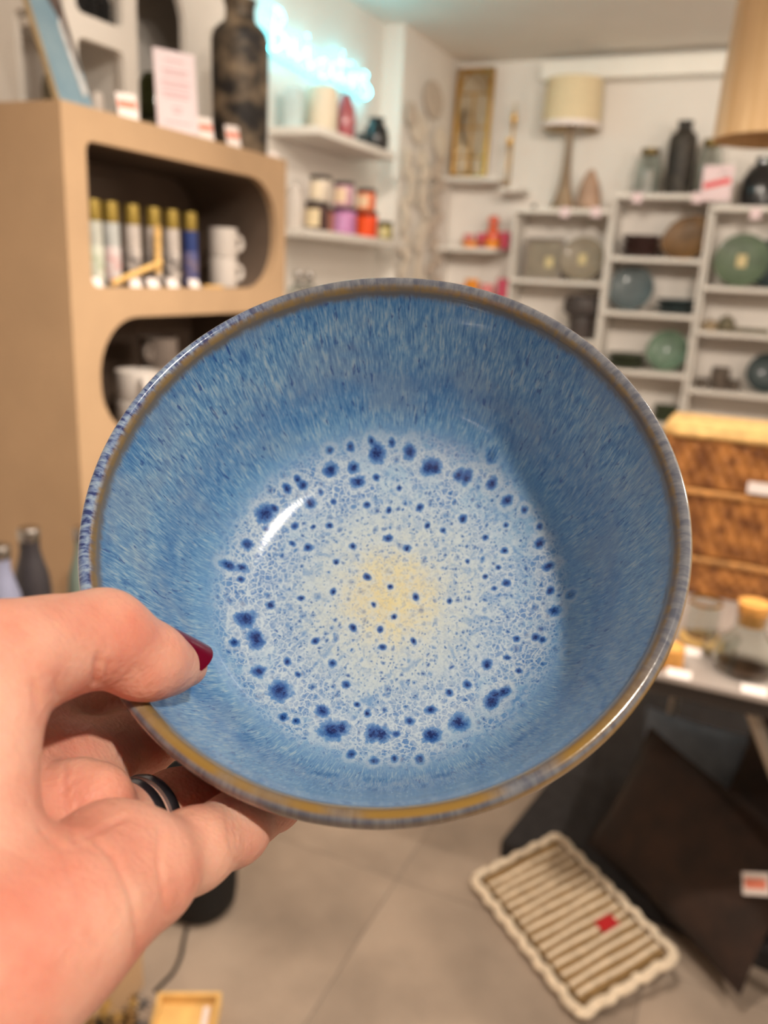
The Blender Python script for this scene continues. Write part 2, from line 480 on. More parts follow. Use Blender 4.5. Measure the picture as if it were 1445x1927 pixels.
    def cells(scale, seed_shift, prob, rad):
        mp = N.new('ShaderNodeMapping'); L(wpos, mp.inputs[0]); mp.inputs['Location'].default_value = (seed_shift, seed_shift * 0.7, 0)
        mp.inputs['Scale'].default_value = (1, 1, 0.35)
        v = N.new('ShaderNodeTexVoronoi'); v.inputs['Scale'].default_value = scale; v.inputs['Randomness'].default_value = 1.0
        L(mp.outputs[0], v.inputs['Vector'])
        sep = N.new('ShaderNodeSeparateColor'); L(v.outputs['Color'], sep.inputs[0])
        # each cell gets its own size; cells over 'prob' get none
        size = math_('MULTIPLY', math_('ADD', math_('MULTIPLY', sep.outputs[0], 0.75), 0.25), rad)
        q = math_('DIVIDE', v.outputs['Distance'], size)
        on = math_('LESS_THAN', sep.outputs[1], prob)
        return q, on

    fl_r = math_('SUBTRACT', 1.0, smooth(r, 0.050, 0.056))     # only on the floor
    outer = smooth(r, 0.004, 0.022)
    col = base
    # crowded froth of small cells near the rim of the floor: pale veins round blue cells
    mv = N.new('ShaderNodeTexVoronoi'); mv.feature = 'DISTANCE_TO_EDGE'; mv.inputs['Scale'].default_value = 540; L(wpos, mv.inputs['Vector'])
    clus = math_('MULTIPLY', smooth(r, 0.024, 0.040), math_('SUBTRACT', 1.0, smooth(r, 0.047, 0.055)))
    clus = math_('MULTIPLY', clus, smooth(math_('ADD', noise(pos, 70, 3, 0.4), math_('MULTIPLY', x, -2.2)), 0.37, 0.55))
    col = mix(math_('MULTIPLY', clus, 0.72), col, mix(smooth(mv.outputs['Distance'], 0.03, 0.15), (204, 218, 228), (74, 122, 186)))
    for scale, sh, prob, rad, strength in ((270, 0.0, 0.62, 0.46, 0.85), (460, 0.31, 0.80, 0.48, 0.85), (900, 0.53, 0.80, 0.50, 0.70)):
        q, on = cells(scale, sh, prob, rad)
        halo = math_('MULTIPLY', math_('MULTIPLY', math_('SUBTRACT', smooth(q, 0.75, 1.05), smooth(q, 1.15, 1.7)), on), fl_r)
        col = mix(math_('MULTIPLY', halo, 0.30), col, (206, 220, 228))
        ring = math_('MULTIPLY', math_('MULTIPLY', math_('SUBTRACT', 1.0, smooth(q, 0.7, 1.0)), on), fl_r)
        col = mix(math_('MULTIPLY', ring, math_('MULTIPLY', math_('ADD', math_('MULTIPLY', outer, 0.7), 0.3), 0.55)), col, (92, 140, 194))
        core = math_('MULTIPLY', math_('MULTIPLY', math_('SUBTRACT', 1.0, smooth(q, 0.25, 0.62)), on), fl_r)
        col = mix(math_('MULTIPLY', core, math_('MULTIPLY', math_('ADD', math_('MULTIPLY', outer, 0.75), 0.25), strength)), col, (38, 82, 152))
    # ---- the large pools of deep blue, at their own places (attribute: distance in radii)
    at_ = N.new('ShaderNodeAttribute'); at_.attribute_name = 'pool'
    q = math_('ADD', at_.outputs['Fac'], math_('ADD', math_('MULTIPLY', math_('SUBTRACT', noise(pos, 900, 4, 1.0), 0.5), 0.6), math_('MULTIPLY', math_('SUBTRACT', noise(pos, 330, 2, 0.5), 0.5), 1.1)))
    halo = math_('SUBTRACT', smooth(q, 0.9, 1.25), smooth(q, 1.45, 2.2))
    col = mix(math_('MULTIPLY', halo, 0.40), col, (206, 220, 228))
    body = math_('SUBTRACT', 1.0, smooth(q, 0.85, 1.15))
    col = mix(math_('MULTIPLY', body, 0.8), col, (92, 142, 198))
    mid = math_('SUBTRACT', 1.0, smooth(q, 0.45, 0.95))
    col = mix(math_('MULTIPLY', mid, 0.85), col, (34, 82, 158))
    q2 = math_('ADD', at_.outputs['Fac'], math_('MULTIPLY', math_('SUBTRACT', noise(pos, 1300, 3, 0.8), 0.5), 1.6))
    core = math_('SUBTRACT', 1.0, smooth(q2, 0.1, 0.62))
    col = mix(math_('MULTIPLY', core, 0.95), col, (14, 34, 96))
    # feathered border of floor and wall
    sw = math_('ADD', s, math_('MULTIPLY', math_('SUBTRACT', st_f, 0.5), 0.020))
    col = mix(smooth(sw, 0.063, 0.082), col, wall)
    # ---- lip: ochre where the glaze breaks, slate blue speckle on the top of the rim
    lipn = noise(polar(22, 130), 1.0, 4, 0.6)
    och = noise(polar(2.4, 10), 1.0, 2, 0.1)
    lip_blue = ramp(noise(polar(55, 260), 1.0, 3, 0.3), [(0.38, (46, 62, 118)), (0.50, (112, 134, 176)), (0.62, (150, 172, 196))])
    left = math_('MULTIPLY', smooth(math_('MULTIPLY', cx, -1.0), 0.25, 0.75), smooth(cy, -0.55, -0.30))
    slate = ramp(noise(polar(40, 160), 1.0, 3, 0.3), [(0.35, (92, 98, 114)), (0.65, (128, 131, 138))])
    low = smooth(math_('MULTIPLY', cy, -1.0), 0.45, 0.85)
    slate = mix(math_('MULTIPLY', low, math_('MULTIPLY', smooth(och, 0.36, 0.54), math_('SUBTRACT', 1.0, smooth(r, 0.0728, 0.0738)))), slate, (150, 118, 56))
    lip = mix(left, slate, lip_blue)
    col = mix(smooth(math_('ADD', z, math_('MULTIPLY', math_('SUBTRACT', lipn, 0.5), 0.003)), 0.0602, 0.0628), col, (104, 100, 96))
    is_lip = smooth(r, 0.0708, 0.0717)
    col = mix(is_lip, col, lip)
    line = math_('MULTIPLY', smooth(r, 0.0704, 0.0708), math_('SUBTRACT', 1.0, smooth(r, 0.0713, 0.0720)))
    line = math_('MULTIPLY', line, smooth(z, 0.060, 0.062))
    col = mix(math_('MULTIPLY', line, math_('ADD', 0.25, math_('MULTIPLY', smooth(lipn, 0.4, 0.6), 0.5))), col, (142, 116, 66))
    edge = math_('MULTIPLY', smooth(r, 0.0738, 0.0746), smooth(z, 0.052, 0.060))
    col = mix(math_('MULTIPLY', edge, math_('ADD', 0.2, math_('MULTIPLY', smooth(cx, -0.1, 0.5), 0.65))), col, (154, 120, 58))
    out_v = ramp(noise(polar(30, 80), 1.0, 4, 0.4), [(0.35, (58, 84, 128)), (0.6, (104, 122, 148))])
    at2 = N.new('ShaderNodeAttribute'); at2.attribute_name = 'outside'
    col = mix(at2.outputs['Fac'], col, out_v)
    L(col, b.inputs['Base Color'])
    b.inputs['Roughness'].default_value = 0.16; b.inputs['IOR'].default_value = 1.5
    b.inputs['Coat Weight'].default_value = 0.35; b.inputs['Coat Roughness'].default_value = 0.04
    h = math_('ADD', math_('MULTIPLY', st_m, 0.35), math_('ADD', math_('MULTIPLY', mott, 0.25), math_('MULTIPLY', cloud, 0.6)))
    bp = N.new('ShaderNodeBump'); bp.inputs['Strength'].default_value = 0.10; bp.inputs['Distance'].default_value = 0.001
    L(h, bp.inputs['Height']); L(bp.outputs[0], b.inputs['Normal'])
    return m


def make_bowl():
    P = catmull(PROF, 18); n = 480; k = len(P)
    ang = np.arange(n) * 2 * np.pi / n
    wob = 1 + 0.0008 * np.sin(2 * ang + 0.6)
    mid = P[1:-1]
    V = np.stack([mid[:, None, 0] * np.cos(ang) * wob, mid[:, None, 0] * np.sin(ang) * wob, np.repeat(mid[:, 1:], n, 1)], 2).reshape(-1, 3)
    V = np.vstack([V, [[0, 0, P[0, 1]], [0, 0, P[-1, 1]]]])
    kk = k - 2; i = np.arange(kk - 1)[:, None]; j = np.arange(n)[None]; j2 = (j + 1) % n
    q = np.stack([i * n + j, i * n + j2, (i + 1) * n + j2, (i + 1) * n + j], 2).reshape(-1, 4)
    faces = [tuple(f) for f in q.tolist()]
    ca, cb = kk * n, kk * n + 1
    faces += [(ca, (a + 1) % n, a) for a in range(n)]
    faces += [(cb, (kk - 1) * n + a, (kk - 1) * n + (a + 1) % n) for a in range(n)]
    # outer profile direction: the first ring is the inner floor, so flip to face up
    me = bpy.data.meshes.new('bowl'); me.from_pydata(V.tolist(), [], faces); me.update()
    bm = bmesh.new(); bm.from_mesh(me); bmesh.ops.recalc_face_normals(bm, faces=bm.faces); bm.to_mesh(me); bm.free()
    me.polygons.foreach_set('use_smooth', [True] * len(me.polygons))
    pool = np.full(len(V), 9.0)
    rng = np.random.RandomState(3)
    inner = np.zeros(len(V), bool); top = int(np.argmax(mid[:, 1])); inner[:top * n] = True; inner[ca] = True
    for sp in SPOTS.split():
        x, y, r = (float(v) / 1000 for v in sp.split(','))
        th = math.atan2(y, x); ca_, sa_ = math.cos(th), math.sin(th)
        dx, dy = V[:, 0] - x, V[:, 1] - y
        u, w = dx * ca_ + dy * sa_, -dx * sa_ + dy * ca_
        el = rng.uniform(0.85, 1.2)
        d = np.hypot(u / el, w * el) / (r * 1.30)
        pool = np.where(inner, np.minimum(pool, d), pool)
    a = me.attributes.new('pool', 'FLOAT', 'POINT'); a.data.foreach_set('value', np.minimum(pool, 9.0).astype(np.float32))
    outs = np.zeros(len(V), np.float32); tt = int(np.argmax(mid[:, 0])) + 3
    outs[tt * n:kk * n] = 1; outs[cb] = 1
    a = me.attributes.new('outside', 'FLOAT', 'POINT'); a.data.foreach_set('value', outs)
    me.materials.append(bowl_material())
    o = bpy.data.objects.new('ceramic_bowl', me); C.objects.link(o)
    ax = [c2w(v) - EYE for v in (BE1, BE2, BN)]
    M = Matrix.Identity(4)
    for i_, col in enumerate(ax):
        for k_ in range(3): M[k_][i_] = col[k_]
    M.translation = Vector(c2w(BBASE)); o.matrix_world = M
    tag(o, 'large glossy blue reactive-glaze bowl with a speckled cream centre held in the hand', 'bowl')
    return o


bowl = make_bowl()


# ---------------------------------------------------------------- the hand
def pc(x, y, z):
    return np.array([(x - 722.5) / F * z, (y - 963.5) / F * z, z])


class SDF:
    def __init__(s, lo, hi, h):
        s.lo = np.array(lo); s.h = h; s.n = np.ceil((np.array(hi) - s.lo) / h).astype(int) + 1
        s.D = np.full(s.n, 0.03, np.float32)

    def cone(s, a, b, ra, rb, k, flat=None):
        """tapered capsule, blended with radius k; flat=(axis, factor) squashes the section"""
        a = np.asarray(a, float); b = np.asarray(b, float); m = max(ra, rb) + k + 3 * s.h
        if flat: m = m * 1.6
        lo = np.maximum(((np.minimum(a, b) - m - s.lo) / s.h).astype(int), 0)
        hi = np.minimum(((np.maximum(a, b) + m - s.lo) / s.h).astype(int) + 2, s.n)
        if np.any(hi <= lo): return
        g = [s.lo[i] + s.h * np.arange(lo[i], hi[i]) for i in range(3)]
        X, Y, Z = np.meshgrid(*g, indexing='ij')
        ab = b - a; L2 = max(ab @ ab, 1e-12)
        t = np.clip(((X - a[0]) * ab[0] + (Y - a[1]) * ab[1] + (Z - a[2]) * ab[2]) / L2, 0, 1)
        dx, dy, dz = X - a[0] - t * ab[0], Y - a[1] - t * ab[1], Z - a[2] - t * ab[2]
        if flat:
            ax, fac = flat; c = dx * ax[0] + dy * ax[1] + dz * ax[2]
            e = c * (fac - 1); dx, dy, dz = dx + e * ax[0], dy + e * ax[1], dz + e * ax[2]
        d = np.sqrt(dx * dx + dy * dy + dz * dz) - (ra + t * (rb - ra))
        sl = tuple(slice(lo[i], hi[i]) for i in range(3)); o = s.D[sl]
        hh = np.maximum(k - np.abs(o - d), 0) / k
        s.D[sl] = (np.minimum(o, d) - hh * hh * k * 0.25).astype(np.float32)

    def mesh(s):
        D = s.D; ins = D < 0; n = s.n
        cell = [D[:-1, :-1, :-1], 0]
        corners = [(i, j, k) for i in (0, 1) for j in (0, 1) for k in (0, 1)]
        cnt = np.zeros(n - 1, np.int8)
        for i, j, k in corners: cnt += ins[i:n[0] - 1 + i, j:n[1] - 1 + j, k:n[2] - 1 + k]
        act = np.argwhere((cnt > 0) & (cnt < 8)); idx = -np.ones(n - 1, np.int32); idx[tuple(act.T)] = np.arange(len(act))
        val = {c: D[act[:, 0] + c[0], act[:, 1] + c[1], act[:, 2] + c[2]].astype(float) for c in corners}
        acc = np.zeros((len(act), 3)); num = np.zeros(len(act))
        for c in corners:
            for ax in range(3):
                if c[ax]: continue
                e = list(c); e[ax] = 1; e = tuple(e); a, b = val[c], val[e]; x = (a < 0) != (b < 0)
                t = np.where(x, a / np.where(x, a - b, 1), 0); p = np.tile(np.array(c, float), (len(act), 1)); p[:, ax] = t
                acc[x] += p[x]; num += x
        V = s.lo + s.h * (act + acc / num[:, None])
        quads = []
        for ax in range(3):
            u, w = (ax + 1) % 3, (ax + 2) % 3
            A = [slice(0, n[i]) for i in range(3)]; B = list(A); A[ax] = slice(0, n[ax] - 1); B[ax] = slice(1, n[ax])
            E = np.argwhere(ins[tuple(A)] != ins[tuple(B)])
            E = E[(E[:, u] > 0) & (E[:, w] > 0) & (E[:, u] < n[u] - 1) & (E[:, w] < n[w] - 1)]
            f = []
            for du, dw in ((-1, -1), (0, -1), (0, 0), (-1, 0)):
                q = E.copy(); q[:, u] += du; q[:, w] += dw; f.append(idx[tuple(q.T)])
            f = np.stack(f, 1); fl = ins[tuple(E.T)]; f[~fl] = f[~fl][:, ::-1]; quads.append(f)
        return V, np.vstack(quads)


def make_hand():
    g = SDF((-0.215, -0.005, -0.03), (0.0, 0.145, 0.29), 0.00085)
    K = 0.012
    mi, mm, mr, mp = pc(95, 1345, .2215), pc(165, 1442, .2070), pc(222, 1566, .1880), pc(264, 1642, .161)
    p = np.array([.45, -.1, .89]); p /= np.linalg.norm(p)
    wr = np.array([-0.1006, 0.066, 0.12]); wu, wrad = np.array([-0.0900, 0.0725, 0.105]), np.array([-0.110, 0.060, 0.134])
    # forearm and wrist
    g.cone(wr - p * 0.19, wr - p * 0.01, 0.036, 0.022, 0.02)
    g.cone(wu - p * 0.02, wu, 0.017, 0.0165, 0.02); g.cone(wrad - p * 0.02, wrad, 0.017, 0.0165, 0.02)
    # metacarpals
    for a, b, ra, rb in ((mi, wrad, .0100, .014), (mm, wr * .6 + wrad * .4, .0105, .014), (mr, wr, .0102, .014), (mp, wu, .0090, .0145)):
        g.cone(a, b, ra, rb, K)
    g.cone(pc(250, 1640, .158), pc(-30, 1830, .130), .0088, .0150, K)          # hypothenar
    g.cone(pc(50, 1760, .140), pc(-200, 1880, .120), .0125, .016, K)
    # thumb with the ball of the thumb
    tm, ti = pc(-4, 1250, .157), pc(192, 1200, .178)
    g.cone(wrad, pc(-150, 1480, .143), .016, .0158, .009)
    g.cone(pc(-150, 1480, .143), tm, .0158, .0110, .009)
    g.cone(pc(-130, 1650, .138), pc(-105, 1400, .150), .013, .012, .008)
    g.cone(tm, pc(95, 1220, .168), .0108, .0094, .006)
    g.cone(pc(95, 1220, .168), ti, .0094, .0098, .006)
    g.cone(ti, pc(283, 1242, .187), .0098, .0083, .004)
    g.cone(pc(283, 1242, .187), pc(352, 1254, .197), .0083, .0049, .002)
    g.cone(pc(262, 1262, .182), pc(320, 1268, .192), .0064, .0048, .003)        # thumb pulp
    # web between thumb and index
    g.cone(pc(-60, 1340, .178), pc(45, 1352, .209), .0076, .0070, .008)
    g.cone(pc(-90, 1430, .168), pc(70, 1432, .204), .0095, .0082, .008)
    # fingers
    fing = {'index': [mi, pc(198, 1280, .2300), pc(290, 1225, .2470), pc(400, 1170, .2625), pc(470, 1150, .2705)],
            'middle': [mm, pc(256, 1398, .2235), pc(330, 1360, .2390), pc(430, 1310, .2510), pc(500, 1280, .2595)],
            'ring': [mr, pc(330, 1522, .2035), pc(412, 1492, .2150), pc(500, 1440, .2360), pc(560, 1400, .2450)],
            'pinky': [mp, pc(362, 1600, .1735), pc(440, 1560, .1870), pc(515, 1510, .2160), pc(570, 1470, .2300)]}
    rad = {'index': (.0098, .0092, .0088, .0079, .0066), 'middle': (.0100, .0096, .0090, .0081, .0068),
           'ring': (.0094, .0090, .0086, .0077, .0065), 'pinky': (.0089, .0080, .0075, .0068, .0057)}
    for nme, ch in fing.items():
        R = rad[nme]
        for i in range(4): g.cone(ch[i], ch[i + 1], R[i], R[i + 1], .0035)
    # pads at the roots of the fingers
    g.cone(pc(150, 1496, .179), pc(182, 1504, .178), .0080, .0078, .005)
    g.cone(pc(200, 1600, .160), pc(212, 1648, .156), .0092, .0092, .005)
    g.cone(pc(95, 1442, .200), pc(130, 1445, .201), .0072, .0070, .008)
    V, Q = g.mesh()
    # relax
    nb = np.zeros_like(V); ct = np.zeros(len(V))
    for it in range(3):
        nb[:] = 0; ct[:] = 0
        for a, b in ((0, 1), (1, 2), (2, 3), (3, 0)):
            np.add.at(nb, Q[:, a], V[Q[:, b]]); np.add.at(nb, Q[:, b], V[Q[:, a]])
            np.add.at(ct, Q[:, a], 1); np.add.at(ct, Q[:, b], 1)
        V = V * 0.5 + 0.5 * nb / ct[:, None]
    # creases of the palm and of the joints, pressed into the skin that faces up
    fn = np.cross(V[Q[:, 2]] - V[Q[:, 0]], V[Q[:, 3]] - V[Q[:, 1]]); vn = np.zeros_like(V)
    for k in range(4): np.add.at(vn, Q[:, k], fn)
    vn /= np.linalg.norm(vn, axis=1)[:, None] + 1e-12
    if (vn * (V - V.mean(0))).sum() < 0: vn = -vn; Q = Q[:, ::-1]
    u = 722.5 + F * V[:, 0] / np.maximum(V[:, 2], .02); w = 963.5 + F * V[:, 1] / np.maximum(V[:, 2], .02)
    facing = np.clip(-(vn * V).sum(1) / np.linalg.norm(V, axis=1) * 2.5, 0, 1) * (V[:, 2] > .09)
    creases = [([(172, 1572), (215, 1612), (248, 1680), (262, 1750), (258, 1800)], 6, .0007),
               ([(62, 1300), (72, 1335)], 5, .0006),
               ([(120, 1440), (122, 1520), (140, 1580), (180, 1600)], 5, .0005),
               ([(180, 1592), (120, 1600), (75, 1560)], 6, .0004),
               ([(165, 1575), (200, 1555), (240, 1535)], 5, .0007),
               ([(303, 1560), (300, 1620), (310, 1690), (314, 1720)], 4, .0008),
               ([(432, 1500), (428, 1540), (436, 1590), (444, 1622)], 4, .0004), ([(442, 1500), (440, 1545), (448, 1600)], 3, .0003),
               ([(186, 1240), (180, 1285)], 6, .0011), ([(203, 1250), (196, 1290)], 4, .0004),
               ([(105, 1280), (110, 1310)], 4, .0006), ([(62, 1285), (75, 1330)], 5, .0008),
               ([(110, 1480), (118, 1560)], 4, .0003), ([(140, 1470), (150, 1550)], 3, .0003), ([(125, 1600), (128, 1640), (160, 1700)], 4, .0003)]
    disp = np.zeros(len(V))
    for pts, wd, dep in creases:
        dm = np.full(len(V), 1e9)
        for a, b in zip(pts[:-1], pts[1:]):
            ax, ay = a; bx, by = b; L2 = (bx - ax) ** 2 + (by - ay) ** 2
            t = np.clip(((u - ax) * (bx - ax) + (w - ay) * (by - ay)) / L2, 0, 1)
            dm = np.minimum(dm, np.hypot(u - ax - t * (bx - ax), w - ay - t * (by - ay)))
        disp = np.maximum(disp, dep * np.exp(-(dm / wd) ** 2))
    V = V - vn * (disp * facing)[:, None]
    Wd = c2w(V); org = c2w(wr)
    me = bpy.data.meshes.new('hand'); me.from_pydata((Wd - org).tolist(), [], Q.tolist()); me.update()
    me.polygons.foreach_set('use_smooth', [True] * len(me.polygons))
    m = mat('skin', (232, 172, 146), 0.48, sss=0.5, ior=1.4)
    nt = m.node_tree; N = nt.nodes; b = N['Principled BSDF']
    tc = N.new('ShaderNodeTexCoord')
    n1 = N.new('ShaderNodeTexNoise'); n1.inputs['Scale'].default_value = 38; n1.inputs['Detail'].default_value = 5
    nt.links.new(tc.outputs['Object'], n1.inputs['Vector'])
    r = N.new('ShaderNodeValToRGB'); nt.links.new(n1.outputs[0], r.inputs[0])
    r.color_ramp.elements[0].position = 0.36; r.color_ramp.elements[1].position = 0.62
    r.color_ramp.elements[0].color = lin((224, 144, 124)); r.color_ramp.elements[1].color = lin((238, 182, 160))
    nt.links.new(r.outputs[0], b.inputs['Base Color'])
    n2 = N.new('ShaderNodeTexVoronoi'); n2.inputs['Scale'].default_value = 900; nt.links.new(tc.outputs['Object'], n2.inputs['Vector'])
    n3 = N.new('ShaderNodeTexNoise'); n3.inputs['Scale'].default_value = 160; n3.inputs['Detail'].default_value = 6; n3.inputs['Distortion'].default_value = 1.5
    nt.links.new(tc.outputs['Object'], n3.inputs['Vector'])
    ad = N.new('ShaderNodeMath'); ad.operation = 'MULTIPLY_ADD'; nt.links.new(n2.outputs['Distance'], ad.inputs[0]); ad.inputs[1].default_value = 0.25
    nt.links.new(n3.outputs[0], ad.inputs[2])
    bp = N.new('ShaderNodeBump'); bp.inputs['Strength'].default_value = 0.4; bp.inputs['Distance'].default_value = 0.0012
    nt.links.new(ad.outputs[0], bp.inputs['Height']); nt.links.new(bp.outputs[0], b.inputs['Normal'])
    me.materials.append(m)
    o = bpy.data.objects.new('hand', me); C.objects.link(o); o.location = org
    tag(o, 'left hand gripping the blue bowl, thumb with dark red nail over the rim', 'hand')
    # thumbnail: a curved plate along the back of the thumb tip
    a, e = pc(316, 1192, .1915), pc(399, 1225, .1990); axd = (e - a) / np.linalg.norm(e - a); Ln = np.linalg.norm(e - a)
    up = np.array([0.36, -0.86, -0.34]); up -= axd * (up @ axd); up /= np.linalg.norm(up); sd = np.cross(axd, up)
    a = a - up * 0.0060
    nu, nv = 15, 17; top = []; bot = []
    for i in range(nu):
        s_ = i / (nu - 1)
        for j in range(nv):
            t_ = 2 * j / (nv - 1) - 1
            back = 0.0022 * t_ * t_ if s_ < 0.5 else 0
            front = -0.0026 * t_ * t_
            L = s_ * Ln
            L = L + back * (1 - 2 * s_) * 1.0 if s_ < .5 else L + front * (2 * s_ - 1)
            ra = 0.0066 - 0.0006 * s_
            th = t_ * math.radians(62 - 6 * s_)
            drop = 0.0004 * s_ ** 2
            q = a + axd * L + up * (math.cos(th) * ra - drop) + sd * math.sin(th) * ra * 1.02
            nrm = up * math.cos(th) + sd * math.sin(th)
            top.append(q + nrm * 0.0006); bot.append(q - nrm * 0.0003)
    V2 = np.array(top + bot); f2 = []
    for i in range(nu - 1):
        for j in range(nv - 1):
            k = i * nv + j; f2.append((k, k + 1, k + nv + 1, k + nv)); k += nu * nv; f2.append((k, k + nv, k + nv + 1, k + 1))
    rim_i = [j for j in range(nv)] + [i * nv + nv - 1 for i in range(1, nu)] + [(nu - 1) * nv + j for j in range(nv - 2, -1, -1)] + [i * nv for i in range(nu - 2, 0, -1)]
    for k in range(len(rim_i)):
        x_, y_ = rim_i[k], rim_i[(k + 1) % len(rim_i)]; f2.append((x_, x_ + nu * nv, y_ + nu * nv, y_))
    mb = MB().add(c2w(V2) - org, f2)
    mat('nail_varnish', (104, 6, 34), 0.16, var=0.05, ior=1.33)
    nl = mb.build('thumbnail', 'nail_varnish', o, smooth=True); nl['label'] = 'dark wine red varnished thumbnail'
    # two slim bands on the ring finger
    axr = pc(330, 1522, .2035) - mr; axr /= np.linalg.norm(axr)
    e1 = np.cross(axr, [0, 1, 0]); e1 /= np.linalg.norm(e1); e2 = np.cross(axr, e1)
    for t_, rr_ in ((0.0045, .0098), (0.0085, .0097)):
        cen = mr + axr * t_; v = []; f = []; n = 48
        for k in range(n):
            an = 2 * math.pi * k / n; d = e1 * math.cos(an) + e2 * math.sin(an)
            for dr, dl in ((-.0004, -.0012), (.0008, -.0012), (.0011, 0), (.0008, .0012), (-.0004, .0012)):
                v.append(cen + d * (rr_ + dr) + axr * dl)
        for k in range(n):
            j = (k + 1) % n
            for q in range(5): f.append((k * 5 + q, k * 5 + (q + 1) % 5, j * 5 + (q + 1) % 5, j * 5 + q))
        MB().add(c2w(np.array(v)) - org, f).build('finger_ring', 'gunmetal', o, smooth=True)
    return o


hand = make_hand()
# ==REST==
RX = lambda a: Matrix.Rotation(math.radians(a), 3, 'X')
RY = lambda a: Matrix.Rotation(math.radians(a), 3, 'Y')
RZ = lambda a: Matrix.Rotation(math.radians(a), 3, 'Z')


def yz(x):
    """plate drawn in (y, z), standing in the plane X = x"""
    return lambda v: (x + v[2], v[0], v[1])


# ---------------------------------------------------------------- tan cabinet with rounded openings
CX, CB, CY0, CY1, CZ = -1.219, -1.492, 1.259, 2.057, 1.722
cab = thing('display_cabinet', 'tan painted display cabinet with rounded openings behind the bowl on the left', 'cabinet', ((CX + CB) / 2, (CY0 + CY1) / 2, 0))
op1 = round_rect(1.318, 2.012, 1.394, 1.663, (.02, .125, .125, .02), 14)
op2 = round_rect(1.330, 1.985, 1.085, 1.334, (.118, .02, .02, .118), 14)
op3 = round_rect(1.330, 1.985, 0.50, 0.95, (.03, .12, .12, .03), 14)
v, f = panel_mesh([(CY0, 0), (CY1, 0), (CY1, CZ), (CY0, CZ)], [op1, op2], 0.02)
MB().add([yz(CX - .01)(q) for q in v], f).build('front_panel', 'tan_paint', cab, world=True)
MB().box((CB, CY0, 0), (CX - .02, CY0 + .02, CZ), .002).build('side_panel', 'tan_paint', cab, world=True)
MB().box((CB, CY1 - .02, 0), (CX - .02, CY1, CZ), .002).build('side_panel', 'tan_paint', cab, world=True)
MB().box((CB, CY0 + .02, CZ - .02), (CX - .02, CY1 - .02, CZ), .002).build('top_panel', 'tan_paint', cab, world=True)
MB().box((CB, CY0 + .02, 0), (CB + .012, CY1 - .02, CZ - .02)).build('back_panel', 'shaded_tan_inner', cab, world=True)
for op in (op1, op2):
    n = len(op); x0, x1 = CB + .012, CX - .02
    MB().add([(x0, a, b) for a, b in op] + [(x1, a, b) for a, b in op], [(k, (k + 1) % n, n + (k + 1) % n, n + k) for k in range(n)]).build('niche_lining', 'shaded_tan_inner', cab, world=True)
E1Z, E2Z = 1.394, 1.085


# ---- tall tins with gold lids
def tin(col, band, label, px, rz=0.3):
    p = at(px, 540, X=-1.275); p.z = E1Z
    mat('tin_' + label.split()[1], [c_ * .86 for c_ in col], 0.5, var=0.05, vscale=30)
    mat('tinband_' + label.split()[1], band, 0.5, col2=col, vscale=60)
    t = thing('tall_tin', label, 'tin', p, rz, 'tall tins with gold lids in the cabinet')
    r = .0175
    MB().lathe([(0, 0), (r * .96, 0), (r, .002), (r, .128), (0, .128)], 28).build('body', 'tin_' + label.split()[1], t, smooth=True)
    MB().lathe([(r + .0004, .012), (r + .0009, .014), (r + .0009, .078), (r + .0004, .080)], 28).build('printed_band', 'tinband_' + label.split()[1], t, smooth=True)
    MB().lathe([(0, .128), (r * .93, .128), (r * .95, .131), (r * .95, .166), (r * .9, .169), (0, .169)], 28).build('lid', 'gold_cap', t, smooth=True)
    return t


tin((214, 214, 202), (168, 176, 150), 'pale-green printed tin with gold lid, nearest the cabinet corner', 181)
tin((206, 208, 206), (196, 150, 150), 'pale grey tin with gold lid and a red flower print', 213)
tin((216, 204, 196), (54, 50, 52), 'white tin with gold lid and black printed base', 252)
tin((220, 184, 120), (198, 150, 84), 'orange tin with gold lid behind the wooden peg', 291)
tin((222, 196, 198), (206, 172, 178), 'pink tin with gold lid next to the blue tin', 325)
tin((44, 66, 132), (120, 104, 116), 'royal blue tin with gold lid beside the stacked white cups', 359)


def cup(z, p, label, m, r=.036, h=.072, rz=0.0, hd=1.0):
    t = thing('ring_handle_cup', label, 'cup', (p.x, p.y, z), rz, 'stacked ring-handle cups')
    MB().lathe([(0, 0), (r * .94, 0), (r, .004), (r, h - .001), (r - .0015, h), (r - .003, h - .002), (r - .003, .006), (0, .005)], 36).build('body', m, t, smooth=True)
    pts = [(r + (.0165 + .0165 * math.cos(a)) * hd, 0, h * .5 + .0165 * hd * math.sin(a)) for a in np.linspace(0, 2 * math.pi, 28, endpoint=False)]
    MB().tube(pts, .0065, 10, closed=True).build('handle', m, t, smooth=True)
    return t


p = at(420, 538, X=-1.300)
cup(E1Z, p, 'white ring-handle cup at the bottom of its stack beside the blue tin', 'white_ceramic', rz=math.radians(80))
cup(E1Z + .073, p, 'white ring-handle cup on top of its stack beside the blue tin', 'white_ceramic', rz=math.radians(80))
p = at(262, 800, X=-1.300)
cup(E2Z, p, 'white ring-handle mug at the bottom of the lower opening', 'white_ceramic', .05, .055, rz=math.radians(-45), hd=1.2)
cup(E2Z + .056, p, 'white ring-handle mug with a thick round handle in the lower opening', 'white_ceramic', .05, .066, rz=math.radians(-40), hd=1.25)
p2 = at(300, 700, X=-1.36)
cup(E2Z, p2, 'grey mug hidden under another at the back of the lower opening', 'grey_ceramic', .046, .058, rz=math.radians(-80))
cup(E2Z + .0595, p2, 'grey mug in the middle of the back stack, lower opening', 'grey_ceramic', .046, .058, rz=math.radians(-80))
cup(E2Z + .119, p2, 'grey ring-handle mug topmost at the back of the lower opening', 'grey_ceramic', .046, .066, rz=math.radians(-75))
